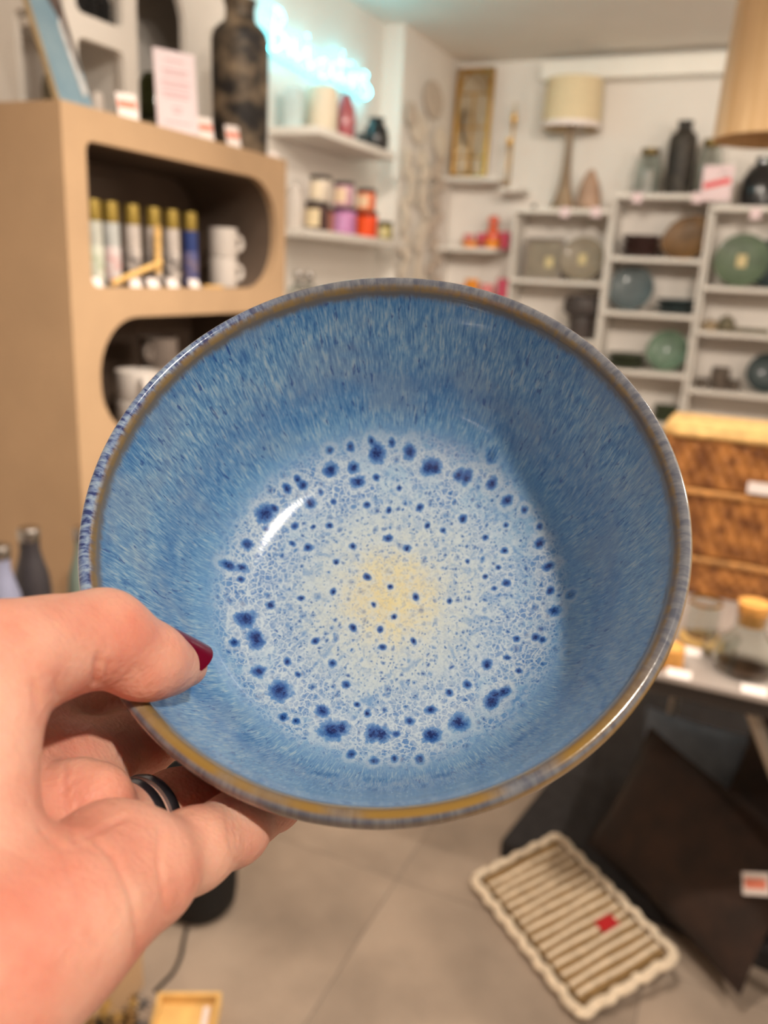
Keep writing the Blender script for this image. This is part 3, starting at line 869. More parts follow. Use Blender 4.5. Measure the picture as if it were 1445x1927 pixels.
# wooden peg and spatula among the tins
p = at(258, 541, X=-1.243); p.z = E1Z
t = thing('wooden_peg', 'honey coloured wooden peg stand in front of the tins', 'peg', p)
q0, q1, q2, q3 = at(211, 536, X=-1.240), at(302, 494, X=-1.240), at(296, 425, X=-1.246), at(297, 515, X=-1.246)
q0.z = max(q0.z, E1Z + .007)
MB().tube([q0, q0.lerp(q1, .5), q1], .0065, 10).build('arm', 'pale_wood', t, world=True, smooth=True)
MB().tube([q2, q2.lerp(q3, .5), q3], .0075, 10).build('upright', 'pale_wood', t, world=True, smooth=True)
o = MB().box((-.032, -.007, 0), (.032, .007, .006), .002).build('wooden_stick', 'pale_wood', smooth=True)
o.location = at(400, 543, X=-1.236); o.location.z = E1Z; o.rotation_euler.z = math.radians(84)
tag(o, 'flat wooden stick lying in front of the white cups', 'stick')


def price_card(p, w, h, rz, lean, label, grp=None, band=True, m='white_card', face='red_band', name='price_card'):
    t = thing(name, label, 'price card', p, rz, grp)
    R = RX(-lean)
    MB().box((-w / 2, -.0008, 0), (w / 2, .0008, h), rot=R, about=(0, 0, 0)).build('card', m, t)
    if band:
        MB().box((-w * .46, -.0013, h * .42), (w * .46, -.0009, h * .70), rot=R, about=(0, 0, 0)).build('printed_band', face, t)
    return t


for px, py, lab in ((184, 540, 'blank white price card at the near corner of the upper opening'), (257, 542, 'blank white price card under the wooden peg'), (290, 540, 'blank white price card in front of the orange tin'),
                (327, 540, 'blank white price card in front of the pink tin'), (368, 538, 'blank white price card in front of the blue tin')):
    p = at(px, py, X=-1.232); p.z = E1Z
    price_card(p, .026, .022, math.radians(70), 35, lab, 'small white cards in the cabinet', band=False)

# ---- on top of the cabinet
TOPZ = CZ


def on_top(px, py=None, X=-1.25):
    p = at(px, 230, X=X)
    # walk along the top: same column of the picture, on the plane of the top
    d = ray(px, py); t_ = (TOPZ - CAM_H) / d[2] if abs(d[2]) > 1e-6 else 1
    q = Vector((X, p.y, TOPZ)); return q


def top_at(px, py, X):
    """column px on the cabinet top at distance X from the wall"""
    lo, hi = 0.9, 3.2
    for _ in range(40):
        mid = (lo + hi) / 2; c = AX @ (np.array([X, mid, TOPZ]) - EYE)
        if 722.5 + F * c[0] / c[2] < px: lo = mid
        else: hi = mid
    return Vector((X, lo, TOPZ))


# leaning photo board
mat('photo_blue', (132, 156, 168), 0.4, col2=(112, 140, 156), vscale=9)
mat('photo_brown', (74, 60, 56), 0.5, var=0.2, vscale=40)
mat('photo_pale', (196, 196, 196), 0.5, var=0.08, vscale=50)
mat('board_edge', (192, 168, 128), 0.6, var=0.05)
a, b = top_at(112, 188, -1.238), top_at(178, 195, -1.238)
t = thing('photo_board', 'tall blue photo board leaning back on the corner of the tan cabinet', 'photo board', (-1.238, (a.y + b.y) / 2, TOPZ), math.radians(90))
w = (b.y - a.y) / 2; R = RX(-20)
MB().box((-w, 0, 0), (w, .012, .42), .001, rot=R, about=(0, 0, 0)).build('board', 'board_edge', t)
MB().box((-w + .002, -.0008, .002), (w - .002, -.0002, .418), rot=R, about=(0, 0, 0)).build('print', 'photo_blue', t)
fig = [(.006, .20), (.016, .235), (.034, .24), (.046, .22), (.048, .17), (.046, .07), (.040, .07), (.030, .15), (.018, .18)]
MB().prism([(x * w / .052, z) for x, z in fig], -.0016, -.0010, lambda u_, v_, d: tuple(R @ Vector((u_, d, v_)))).build('printed_figure', 'photo_brown', t)
fig = [(.016, .15), (.028, .17), (.034, .10), (.044, .03), (.026, .02), (.022, .08)]
MB().prism([(x * w / .052, z) for x, z in fig], -.0022, -.0017, lambda u_, v_, d: tuple(R @ Vector((u_, d, v_)))).build('printed_shirt', 'photo_pale', t)

for px, lab, x_ in ((243, 'white price card with a red band beside the photo board', -1.232), (390, 'white price card with a red band left of the mottled black vase', -1.235), (441, 'white price card with a red band right in front of the mottled black vase', -1.232)):
    price_card(top_at(px, 240, x_), .042 if px < 300 else .036, .052, math.radians(62), 18, lab, 'red-banded price cards on the cabinet')
p = top_at(518, 290, -1.235)
price_card(p, .03, .026, math.radians(60), 45, 'small white card at the far end of the cabinet top', band=False)
p = top_at(336, 230, -1.245)
t = thing('text_sign', 'upright white sign with rows of fine pink text on the cabinet', 'sign', p, math.radians(62))
MB().box((-.048, -.001, 0), (.048, .001, .168), rot=RX(-6), about=(0, 0, 0)).build('plate', mat('lavender_card', (222, 206, 210), 0.6, var=0.01), t)
for k, (zz, ww) in enumerate(((.148, .022), (.128, .030), (.120, .026), (.104, .034), (.096, .030), (.082, .034), (.074, .028), (.052, .012), (.044, .010), (.022, .030))):
    MB().box((-ww, -.0018, zz - .0014), (ww, -.0013, zz + .0014), rot=RX(-6), about=(0, 0, 0)).build('text_line', 'pink_ink', t)
# mottled vase
m = mat('mottled_black_gold', (138, 120, 98), 0.55, col2=(26, 23, 23), vscale=16, bump=0.4, bscale=60)
for n_ in m.node_tree.nodes:
    if n_.type == 'VALTORGB': n_.color_ramp.elements[0].position, n_.color_ramp.elements[1].position = 0.44, 0.72
VASE = [(0, 0), (.060, 0), (.068, .006), (.071, .02), (.073, .20), (.073, .278), (.068, .298), (.054, .312), (.042, .320), (.038, .330), (.037, .352), (.041, .364), (.043, .370), (.038, .370), (.033, .350), (.034, .325), (.062, .29), (.064, .02), (0, .012)]
p = top_at(452, 275, -1.335)
o = MB().lathe(VASE, 48).build('mottled_vase', m, smooth=True); o.location = p
tag(o, 'tall black vase mottled with gold standing on the tan cabinet', 'vase')

# ---------------------------------------------------------------- white shelving unit at the left wall
UX, UY0, UY1, UZ = -1.5, 1.576, 2.32, 2.45
unit = thing('white_shelving_unit', 'white shelving unit with rounded cut-outs behind the tan cabinet', 'shelving', ((UX + X0) / 2, (UY0 + UY1) / 2, 0))
oa = round_rect(1.612, 1.764, 1.976, 2.38, (.02, .02, .02, .02), 6)
ob = round_rect(1.612, 1.764, 1.735, 1.926, (.02, .02, .02, .02), 6)
arch = round_rect(1.815, 2.005, 1.72, 2.135, (.01, .01, .094, .094), 14)
v, f = panel_mesh([(UY0, 0), (UY1, 0), (UY1, UZ), (UY0, UZ)], [oa, ob, arch], .018)
MB().add([yz(UX - .009)(q) for q in v], f).build('front_panel', 'shelf_white', unit, world=True)
so = round_rect(-1.648, -1.535, 1.782, 1.978, (.02, .02, .012, .012), 6)
v, f = panel_mesh([(X0, 0), (UX - .018, 0), (UX - .018, UZ), (X0, UZ)], [so], .018)
MB().add([(q[0], UY0 + .009 + q[2], q[1]) for q in v], f).build('side_panel', 'shelf_white', unit, world=True)
MB().box((X0, UY1 - .018, 0), (UX - .018, UY1, UZ)).build('side_panel', 'shelf_white', unit, world=True)
MB().box((X0, 1.782, 1.0), (UX - .018, 1.798, UZ)).build('divider', 'shelf_white', unit, world=True)
for z0 in (1.715, 1.95):
    MB().box((X0, UY0 + .018, z0), (UX - .018, 1.782, z0 + .018)).build('shelf', 'shelf_white', unit, world=True)
MB().box((X0, 1.798, 1.70), (UX - .018, UY1 - .018, 1.72)).build('shelf', 'shelf_white', unit, world=True)
MB().box((X0, UY0, UZ), (UX, UY1, UZ + .02)).build('top_panel', 'shelf_white', unit, world=True)
MB().box((X0, UY0 + .018, 1.0), (X0 + .006, UY1 - .018, UZ)).build('back_panel', 'shelf_back', unit, world=True)
for k, (zz, ww) in enumerate(((2.035, .030), (2.022, .026), (2.009, .016))):
    MB().box((-1.665, UY0 - .0006, zz - .0016), (-1.665 + ww * 1.6, UY0 - .0001, zz + .0016)).build('text_line', 'grey_ink', unit, world=True)
for k, (px, lab) in enumerate(((150, 'black ribbed candle pot, nearest on the upper white shelf'), (172, 'black ribbed candle pot, middle one on the upper white shelf'), (194, 'black ribbed candle pot, farthest on the upper white shelf'))):
    prof = [(0, 0), (.016, 0)]
    for q in range(6): prof += [(.020, .004 + q * .012), (.0165, .010 + q * .012)]
    prof += [(.016, .078), (0, .078)]
    o = MB().lathe(prof, 24).build('ribbed_pot', 'black_matte', smooth=True)
    p = at(px, 40, X=-1.555); o.location = (-1.555, p.y, 1.968); tag(o, lab, 'pot', 'black ribbed pots on the white shelf')
o = MB().lathe([(0, 0), (.014, 0), (.016, .004), (.016, .090), (.012, .098), (0, .098)], 24).build('pale_candle', 'white_ceramic', smooth=True)
p = at(180, 150, X=-1.545); o.location = (-1.545, p.y, 1.733); tag(o, 'pale pillar candle in the lower white compartment', 'candle')
o = MB().lathe([(0, 0), (.022, 0), (.028, .01), (.029, .06), (.022, .085), (.02, .09), (0, .088)], 24).build('grey_jar', 'grey_ceramic', smooth=True)
p = at(215, 150, X=-1.575); o.location = (-1.575, p.y, 1.733); tag(o, 'grey jar at the back of the lower white compartment', 'jar')
mat('khaki_ceramic', (104, 96, 76), 0.5, var=0.12, vscale=30)
o = MB().lathe([(0, 0), (.034, 0), (.038, .006), (.038, .05), (.034, .055), (.034, .095), (.028, .12), (0, .122)], 28).build('lidded_canister', 'khaki_ceramic', smooth=True)
o.location = (-1.600, 1.645, 1.733); tag(o, 'khaki lidded canister seen through the side cut-out of the white unit', 'canister')
# dark glass jug in the arch
p = at(292, 230, X=-1.575)
t = thing('glass_jug', 'dark green glass jug standing in the arched niche', 'jug', (-1.575, p.y, 1.72))
MB().lathe([(0, 0), (.036, 0), (.042, .008), (.043, .15), (.040, .185), (.030, .20), (.0285, .205), (.0275, .20), (.037, .183), (.040, .15), (.039, .012), (0, .008)], 36).build('body', 'green_glass', t, smooth=True)
MB().lathe([(0, .011), (.037, .011), (.038, .10), (0, .10)], 30).build('liquid', mat('dark_liquid', (52, 48, 34), 0.3, var=0.1), t, smooth=True)
MB().lathe([(.020, .030), (.0440, .032), (.0440, .09), (.020, .092)], 36).build('paper_label', mat('jug_label', (96, 78, 44), 0.6, col2=(52, 58, 44), vscale=30), t, smooth=True)

# ---------------------------------------------------------------- neon lettering on the left wall
neon = mat('neon_tube', (80, 228, 246), 0.4, emit=17.0)
NY, NZ = 2.78, 2.06


def neon_pt(px, py):
    q = at(px, py, X=-1.69); return q


t = thing('neon_sign', 'glowing pale blue handwritten neon lettering on the left wall', 'neon sign', at(600, 120, X=-1.70))
strokes = [[(512, 86), (514, 60), (517, 36), (520, 18), (516, 14), (527, 20), (533, 36), (527, 50), (516, 56)],
           [(516, 56), (530, 62), (536, 74), (528, 90), (512, 94), (504, 86)],
           [(520, 92), (532, 84), (540, 74), (543, 92), (546, 104), (552, 92), (554, 74), (555, 96), (560, 112), (566, 104)],
           [(577, 66), (579, 72)], [(566, 106), (574, 96), (580, 88), (580, 108), (584, 128), (592, 122)],
           [(592, 122), (604, 112), (612, 112), (606, 128), (602, 142), (612, 146), (622, 134), (626, 118), (626, 140), (632, 150), (638, 140)],
           [(644, 98), (642, 120), (642, 146), (648, 156)], [(632, 116), (648, 118), (662, 120)],
           [(648, 156), (656, 148), (664, 138), (662, 156), (662, 164), (670, 150), (678, 140), (680, 160), (684, 170)],
           [(684, 136), (690, 142), (684, 152), (692, 164), (696, 176), (688, 184), (680, 178)]]
for st in strokes:
    P = [np.array(neon_pt(*q)) for q in st]
    if len(P) > 2: P = catmull(P, 3)
    MB().tube([Vector(q) for q in P], .0036, 8).build('neon_stroke', neon, t, world=True, smooth=True)
rail = [neon_pt(x, y) for x, y in ((505, 92), (600, 146), (694, 188))]
MB().tube([Vector((-1.722, q.y, q.z)) for q in rail], .004, 6).build('mounting_rail', 'clear_glass', t, world=True)

# ---------------------------------------------------------------- wall shelves under the neon
for nm, z, y0, y1, xf, lab in (('wall_shelf', 1.932, 2.789, 3.468, -1.525, 'white wall shelf with vases under the neon lettering'),
                               ('wall_shelf', 1.588, 2.760, 3.66, -1.545, 'white wall shelf carrying stacked candle jars'),
                               ('wall_shelf', 1.300, 2.760, 3.66, -1.545, 'white wall shelf with perfume bottles just above the bowl rim')):
    o = MB().box((X0, y0, z - .028), (xf, y1, z), .003).build(nm, 'shelf_white'); tag(o, lab, 'shelf', 'white wall shelves on the left')


def shelf_pt(px, Xp, z):
    lo, hi = 0.5, 6.0
    for _ in range(40):
        mid = (lo + hi) / 2; c = AX @ (np.array([Xp, mid, z]) - EYE)
        if 722.5 + F * c[0] / c[2] < px: lo = mid
        else: hi = mid
    return Vector((Xp, lo, z))


mat('cream_ceramic', (214, 200, 178), 0.5, var=0.04); mat('rose_ceramic', (158, 78, 84), 0.3, var=0.08, coat=0.4)
mat('aqua_box', (196, 212, 212), 0.6, var=0.04)
o = MB().box((-.03, -.03, 0), (.03, .03, .13), .006).build('gift_box', 'aqua_box', smooth=True); o.location = shelf_pt(553, -1.655, 1.932); o.rotation_euler.z = .2
tag(o, 'tall pale aqua box at the near end of the vase shelf', 'box')
o = MB().lathe([(0, 0), (.052, 0), (.060, .01), (.060, .135), (.052, .155), (.035, .16), (0, .158)], 36).build('cream_canister', 'cream_ceramic', smooth=True); o.location = shelf_pt(604, -1.610, 1.932)
tag(o, 'cream rounded canister on the shelf below the neon', 'canister')
o = MB().lathe([(0, 0), (.032, 0), (.038, .01), (.041, .06), (.036, .11), (.024, .142), (.018, .152), (.021, .160), (.017, .16), (.014, .15), (0, .13)], 36).build('rose_vase', 'rose_ceramic', smooth=True); o.location = shelf_pt(648, -1.590, 1.932)
tag(o, 'dusky rose glazed bottle vase on the shelf below the neon', 'vase')
o = MB().lathe([(0, 0), (.042, 0), (.052, .012), (.055, .05), (.048, .085), (.034, .105), (.030, .118), (.036, .128), (.033, .129), (.026, .118), (0, .10)], 36).build('black_vase', 'black_gloss', smooth=True); o.location = shelf_pt(706, -1.595, 1.932)
tag(o, 'squat black vase at the far end of the shelf below the neon', 'vase')
o = MB().lathe([(0, 0), (.026, 0), (.034, .010), (.033, .05), (.024, .066), (.018, .074), (.020, .08), (0, .07)], 28).build('black_bud_vase', 'black_gloss', smooth=True); o.location = shelf_pt(680, -1.690, 1.932)
tag(o, 'small round black vase between the rose and squat black vases', 'vase')


def jar(px, z, lid, glass_c, lab_c, label, r=.046, h=.088, X=-1.612):
    nm = label.split()[0] + label.split()[1]
    mat('jarglass_' + nm, glass_c, 0.25, var=0.04, coat=0.3); mat('jarlabel_' + nm, lab_c, 0.6, var=0.03)
    t = thing('candle_jar', label, 'candle', shelf_pt(px, X, z), math.radians(-35), 'stacked candle jars on the wall shelf')
    MB().lathe([(0, 0), (r * .95, 0), (r, .004), (r, h), (r * .97, h + .001), (0, h)], 32).build('jar', 'jarglass_' + nm, t, smooth=True)
    v_ = []; n = 14
    for k in range(n + 1):
        an = math.radians(-70 - 95 + 150 * k / n); v_ += [((r + .0006) * math.cos(an), (r + .0006) * math.sin(an), .014), ((r + .0006) * math.cos(an), (r + .0006) * math.sin(an), h - .010)]
    MB().add(v_, [(2 * k, 2 * k + 2, 2 * k + 3, 2 * k + 1) for k in range(n)]).build('paper_label', 'jarlabel_' + nm, t, smooth=True)
    if lid:
        MB().lathe([(0, h + .001), (r * 1.01, h + .001), (r * 1.02, h + .003), (r * 1.02, h + .014), (r * .98, h + .016), (0, h + .016)], 32).build('lid', 'black_matte', t, smooth=True)
    return t


Z2 = 1.588
jar(596, Z2, True, (78, 52, 48), (226, 206, 168), 'brown jar with cream label, lower row nearest the cabinet', .044)
jar(648, Z2, True, (196, 130, 180), (206, 148, 196), 'lilac candle jar, lower row beside the scarlet one')
jar(689, Z2, True, (236, 74, 20), (240, 84, 28), 'scarlet orange candle jar, lower row')
jar(724, Z2, True, (150, 136, 60), (222, 210, 160), 'small olive candle jar with cream label at the shelf end', .032, .062)
jar(602, Z2 + .105, True, (214, 200, 184), (232, 216, 190), 'cream candle jar with black lid, upper row nearest', .040, .078)
jar(646, Z2 + .105, True, (206, 160, 176), (236, 208, 176), 'mauve candle jar with black lid, upper row middle', .040, .078)
jar(688, Z2 + .105, True, (232, 116, 72), (238, 206, 170), 'coral candle jar with black lid, upper row far end', .040, .072)
jar(622, Z2, True, (236, 150, 120), (240, 168, 140), 'salmon candle jar squeezed behind the brown and lilac jars', .034, .086, -1.692)
o = MB().lathe([(0, 0), (.030, 0), (.034, .006), (.034, .12), (.02, .135), (.018, .16), (0, .16)], 28).build('frosted_bottle', 'white_ceramic', smooth=True); o.location = shelf_pt(554, -1.685, Z2)
tag(o, 'white frosted bottle half behind the cabinet edge on the jar shelf', 'bottle')
Z3 = 1.300
for px, lab, c_ in ((560, 'round clear perfume bottle nearest the tan cabinet', 'clear_glass'), (580, 'round clear perfume bottle behind the red card', 'clear_glass')):
    t = thing('perfume_bottle', lab, 'bottle', shelf_pt(px, -1.600, Z3), 0, 'clear perfume bottles')
    MB().lathe([(0, 0), (.026, 0), (.036, .012), (.038, .05), (.030, .082), (.012, .096), (.012, .104), (0, .104)], 28).build('body', 'clear_glass', t, smooth=True)
    MB().lathe([(0, .105), (.015, .105), (.020, .118), (.016, .136), (0, .140)], 24).build('stopper', 'steel', t, smooth=True)
price_card(shelf_pt(566, -1.552, Z3), .06, .05, math.radians(50), 12, 'white card with a red band in front of the perfume bottles')

# ---------------------------------------------------------------- hanging of cream discs on the niche wall
mat('shell_cream', (230, 219, 204), 0.55, var=0.05, vscale=20); mat('shell_grey', (204, 190, 176), 0.55, var=0.05, vscale=20)
t = thing('disc_wall_hanging', 'wall hanging of overlapping cream oval discs beside the brass mirror', 'wall hanging', (-1.62, 4.1, 1.9))
NXW = -1.62
discs = [(816, 188, 40, 62), (788, 240, 34, 52), (830, 268, 30, 52), (775, 215, 22, 40)]
rnd = random.Random(4)
for row in range(13):
    yy = 300 + row * 21
    for k in range(3):
        discs.append((772 + k * 27 + rnd.uniform(-7, 7) - row * 0.9, yy + rnd.uniform(-8, 8), rnd.uniform(15, 20), rnd.uniform(24, 36)))
for k, (px, py, w_, h_) in enumerate(discs):
    xx = NXW + 0.003 * (k % 5)
    c = at(px, py, X=xx); a_ = at(px - w_ / 2, py, X=xx); b_ = at(px + w_ / 2, py, X=xx)
    ry = abs(b_.y - a_.y) / 2 * 0.9; rz_ = h_ / 2 * 4.2 / F * 1.0
    pr = [(0, 0), (.8, .004), (1.0, .002), (1.0, -.002), (0, -.002)]
    v_ = []; 
    mb = MB().lathe([(r_, z_) for r_, z_ in pr], 20)
    mb.v = [(xx + q[2], c.y + q[0] * ry, c.z + q[1] * rz_) for q in mb.v]
    mb.build('disc', 'shell_cream' if k % 3 else 'shell_grey', t, world=True, smooth=True)
MB().tube([(-1.632, 4.10, 1.2), (-1.632, 4.10, 2.33)], .002, 6).build('cord', 'cream_ceramic', t, world=True)

# ---------------------------------------------------------------- narrow corner shelves with mirror and glassware
CF = 4.30
a = at(848, 332, Y=CF); b = at(938, 334, Y=CF)
sh_z = a.z; sh_x1 = b.x
o = MB().box((-1.635, CF, sh_z - .022), (sh_x1, Y1, sh_z), .002).build('corner_shelf', 'shelf_white'); tag(o, 'short white corner shelf under the brass mirror', 'shelf', 'short corner shelves')
b2 = at(975, 352, Y=CF)
o = MB().box((sh_x1 + .004, CF, b2.z - .02), (b2.x + .01, Y1, b2.z), .002).build('corner_shelf', 'shelf_white'); tag(o, 'small white shelf holding the brass candlesticks', 'shelf', 'short corner shelves')
a = at(840, 464, Y=CF); o_z = a.z
o = MB().box((-1.635, CF - .04, o_z - .022), (sh_x1 + .02, Y1, o_z), .002).build('corner_shelf', 'shelf_white'); tag(o, 'short white corner shelf with orange and pink glassware', 'shelf', 'short corner shelves')
a = at(840, 556, Y=CF); u_z = a.z
o = MB().box((-1.635, CF - .04, u_z - .022), (sh_x1 + .06, Y1, u_z), .002).build('corner_shelf', 'shelf_white'); tag(o, 'lowest white corner shelf just above the bowl rim', 'shelf', 'short corner shelves')
# brass mirror
x0, x1 = at(846, 300, Y=4.36).x, at(914, 300, Y=4.36).x
x0 = max(x0, -1.632)
ztop = at(890, 122, Y=4.40).z - .012
t = thing('brass_mirror', 'narrow brass framed window mirror leaning on the corner shelf', 'mirror', ((x0 + x1) / 2, 4.37, sh_z))
w_ = (x1 - x0) / 2; hm = ztop - sh_z; R = RX(-3.5)
mir = mat('mirror_glass', (206, 196, 176), 0.08, 1.0, var=0.03, vscale=5)
MB().box((-w_ + .006, .004, .006), (w_ - .006, .010, hm - .006), rot=R, about=(0, 0, 0)).build('mirror_pane', mir, t)
for nm, lo, hi in (('frame_side', (-w_, -.004, 0), (-w_ + .02, .014, hm)), ('frame_side', (w_ - .02, -.004, 0), (w_, .014, hm)), ('frame_bottom', (-w_, -.004, 0), (w_, .014, .022)), ('frame_top', (-w_, -.004, hm - .022), (w_, .014, hm))):
    MB().box(lo, hi, .003, rot=R, about=(0, 0, 0)).build(nm, 'brass', t)
MB().box((-.004, -.002, .02), (.004, .004, hm * .78), .001, rot=R, about=(0, 0, 0)).build('glazing_bar', 'brass', t)
for zz in (.10, .24, .40):
    MB().box((-w_ + .02, -.002, zz), (w_ - .02, .004, zz + .006), .001, rot=R, about=(0, 0, 0)).build('glazing_bar', 'brass', t)
pts = [R @ Vector(((w_ - .02) * math.cos(q), 0, hm * .78 + (w_ - .02) * 1.3 * math.sin(q))) for q in np.linspace(0, math.pi, 13)]
MB().tube(pts, .0045, 6).build('arched_bar', 'brass', t)
for px, zt, lab in ((958, 262, 'slim brass candlestick on the small corner shelf'), (968, 214, 'tall brass candlestick with a pale candle behind the slim one')):
    bz = b2.z; Y = 4.36 if zt > 230 else 4.42
    p = at(px, zt, Y=Y); h = p.z - bz
    t = thing('candlestick', lab, 'candlestick', (p.x, Y, bz), 0, 'brass candlesticks')
    MB().lathe([(0, 0), (.022, 0), (.024, .004), (.008, .010), (.004, .016), (.004, h * .8), (.010, h * .86), (.014, h * .9), (.013, h), (0, h)], 20).build('stem', 'brass', t, smooth=True)
    if zt < 230: MB().lathe([(0, h * .985), (.008, h * .985), (.008, h + .05), (0, h + .052)], 14).build('candle', 'cream_ceramic', t, smooth=True)


def glassy(name, col):
    return mat(name, col, 0.12, var=0.06, coat=0.6)


glassy('orange_glass', (224, 92, 44)); glassy('amber_glass', (236, 150, 50)); glassy('pink_glass', (206, 84, 110)); glassy('rose_glass', (222, 140, 140))
specs = [(925, 462, .15, .030, 'bottle', 'orange_glass', 'tall orange glass decanter on the corner shelf'), (905, 462, .075, .030, 'cup', 'pink_glass', 'pink glass tumbler left of the orange decanter'),
         (948, 462, .085, .030, 'cup', 'pink_glass', 'deep pink glass tumbler right of the orange decanter'), (880, 462, .070, .028, 'cup', 'rose_glass', 'rosy glass tumbler near the disc hanging'),
         (925, 458, .036, .050, 'plate', 'amber_glass', 'amber glass dish in front of the orange decanter'), (885, 458, .030, .055, 'plate', 'amber_glass', 'amber glass dish at the left of the corner shelf'),
         (886, 550, .09, .038, 'cup', 'amber_glass', 'amber glass tumbler on the lowest corner shelf'), (915, 550, .07, .040, 'cup', 'rose_glass', 'rosy glass tumbler on the lowest corner shelf'),
         (945, 552, .10, .036, 'cup', 'pink_glass', 'pink glass tumbler at the right of the lowest corner shelf'), (868, 552, .05, .035, 'plate', 'orange_glass', 'orange glass dish on the lowest corner shelf')]
for px, py, h, r, kind, mm_, lab in specs:
    z = o_z if py < 500 else u_z; Y = 4.33 if kind == 'plate' else 4.40
    if py > 500: Y = 4.35
    c = AX @ (np.array([0, 0, 0]) - EYE)
    lo, hi = -2.5, 0.5
    for _ in range(40):
        mid = (lo + hi) / 2; c = AX @ (np.array([mid, Y, z]) - EYE)
        if 722.5 + F * c[0] / c[2] < px: lo = mid
        else: hi = mid
    if kind == 'bottle': prof = [(0, 0), (r, 0), (r * 1.15, .01), (r * 1.15, h * .5), (r * .7, h * .72), (r * .6, h * .82), (r * 1.0, h * .86), (r, h * 1.0), (r * .6, h * 1.08), (0, h * 1.1)]
    elif kind == 'cup': prof = [(0, 0), (r * .8, 0), (r * .86, .004), (r, h), (r * .94, h), (r * .8, .01), (0, .008)]
    else: prof = [(0, 0), (r * .6, 0), (r, h), (r * .95, h), (r * .55, .006), (0, .006)]
    o = MB().lathe(prof, 28).build({'bottle': 'glass_decanter', 'cup': 'glass_tumbler', 'plate': 'glass_dish'}[kind], mm_, smooth=True); o.location = (lo, Y, z)
    tag(o, lab, {'bottle': 'decanter', 'cup': 'tumbler', 'plate': 'dish'}[kind], 'orange and pink glassware')

# ---------------------------------------------------------------- the stepped white shelf units on the back wall
SF = 4.25


def shelf_unit(x0, x1, top, shelves, label):
    t = thing('shelf_unit', label, 'shelf unit', ((x0 + x1) / 2, (SF + Y1) / 2, 0), 0, 'stepped white shelf units')
    th = .012
    for xa in (x0, x1 - th): MB().box((xa, SF + .03, 0), (xa + th, Y1, top - .022), .001).build('side_panel', 'shelf_white', t, world=True)
    MB().box((x0, SF, top - .022), (x1, Y1, top), .002).build('top_board', 'shelf_white', t, world=True)
    for z in shelves: MB().box((x0 + th, SF, z - .02), (x1 - th, Y1 - .008, z), .002).build('shelf', 'shelf_white', t, world=True)
    MB().box((x0 + th, Y1 - .008, 0), (x1 - th, Y1, top - .022)).build('back_panel', 'shelf_back', t, world=True)
    return t


U1, U2, U3 = (-1.222, -.742), (-.738, -.300), (-.294, .26)
s1, s2, s3 = (1.452, 1.171, .90, .62), (1.575, 1.322, 1.046, .80, .54), (1.459, 1.256, .984, .72, .46)
shelf_unit(*U1, 1.787, s1, 'white shelf unit with the table lamp on top')
shelf_unit(*U2, 1.858, s2, 'tallest white shelf unit with glass lanterns and a dark vase on top')
shelf_unit(*U3, 1.810, s3, 'white shelf unit with green plates at the right edge')
slab_x = None


def col_x(px, Y, z):
    lo, hi = -2.5, 2.0
    for _ in range(40):
        mid = (lo + hi) / 2; c = AX @ (np.array([mid, Y, z]) - EYE)
        if 722.5 + F * c[0] / c[2] < px: lo = mid
        else: hi = mid
    return lo


# table lamp
m = mat('lamp_wood', (150, 128, 104), 0.6, var=0.12, vscale=18, stretch=(1, 1, .3)); mat('lamp_linen', (222, 204, 168), 0.8, var=0.03, vscale=120, bump=0.1, bscale=400)
LY = 4.37
t = thing('table_lamp', 'table lamp with flared wooden foot and cream drum shade on the shelf unit', 'lamp', (col_x(1058, LY, 1.787), LY, 1.787), math.radians(10))
zt = at(1068, 238, Y=LY).z - 1.787; zs = at(1068, 152, Y=LY).z - 1.787
MB().lathe([(0, 0), (.066, 0), (.070, .004), (.064, .012), (.045, .05), (.032, .10), (.022, .17), (.016, .26), (.014, zt + .02), (0, zt + .02)], 32).build('foot', m, t, smooth=True)
MB().lathe([(0, zt + .02), (.007, zt + .02), (.007, zs - .03), (0, zs - .03)], 14).build('stem', 'brass', t, smooth=True)
MB().lathe([(.142, zt - .010), (.134, zs), (.132, zs), (.140, zt - .010)], 48).build('shade', 'lamp_linen', t, smooth=True)
MB().lathe([(.143, zt - .014), (.1435, zt + .012), (.142, zt + .012), (.1405, zt - .014)], 48).build('shade_hem', 'white_card', t, smooth=True)
# teardrop
m = mat('rosy_wood', (176, 144, 122), 0.55, var=0.08, vscale=16)
o = MB().lathe([(0, 0), (.038, 0), (.055, .014), (.060, .045), (.052, .095), (.036, .142), (.021, .172), (.014, .184), (0, .190)], 32).build('teardrop_vase', m, smooth=True); o.location = (col_x(1105, 4.36, 1.787), 4.36, 1.787)
tag(o, 'teardrop shaped rosy wooden vase beside the table lamp', 'vase')
o = MB().lathe([(0, 0), (.012, 0), (.016, .006), (.010, .018), (.004, .024), (0, .025)], 20).build('small_figurine', 'black_matte', smooth=True); o.location = (col_x(1004, 4.34, 1.787), 4.34, 1.787)
tag(o, 'tiny dark knob ornament left of the table lamp', 'ornament')


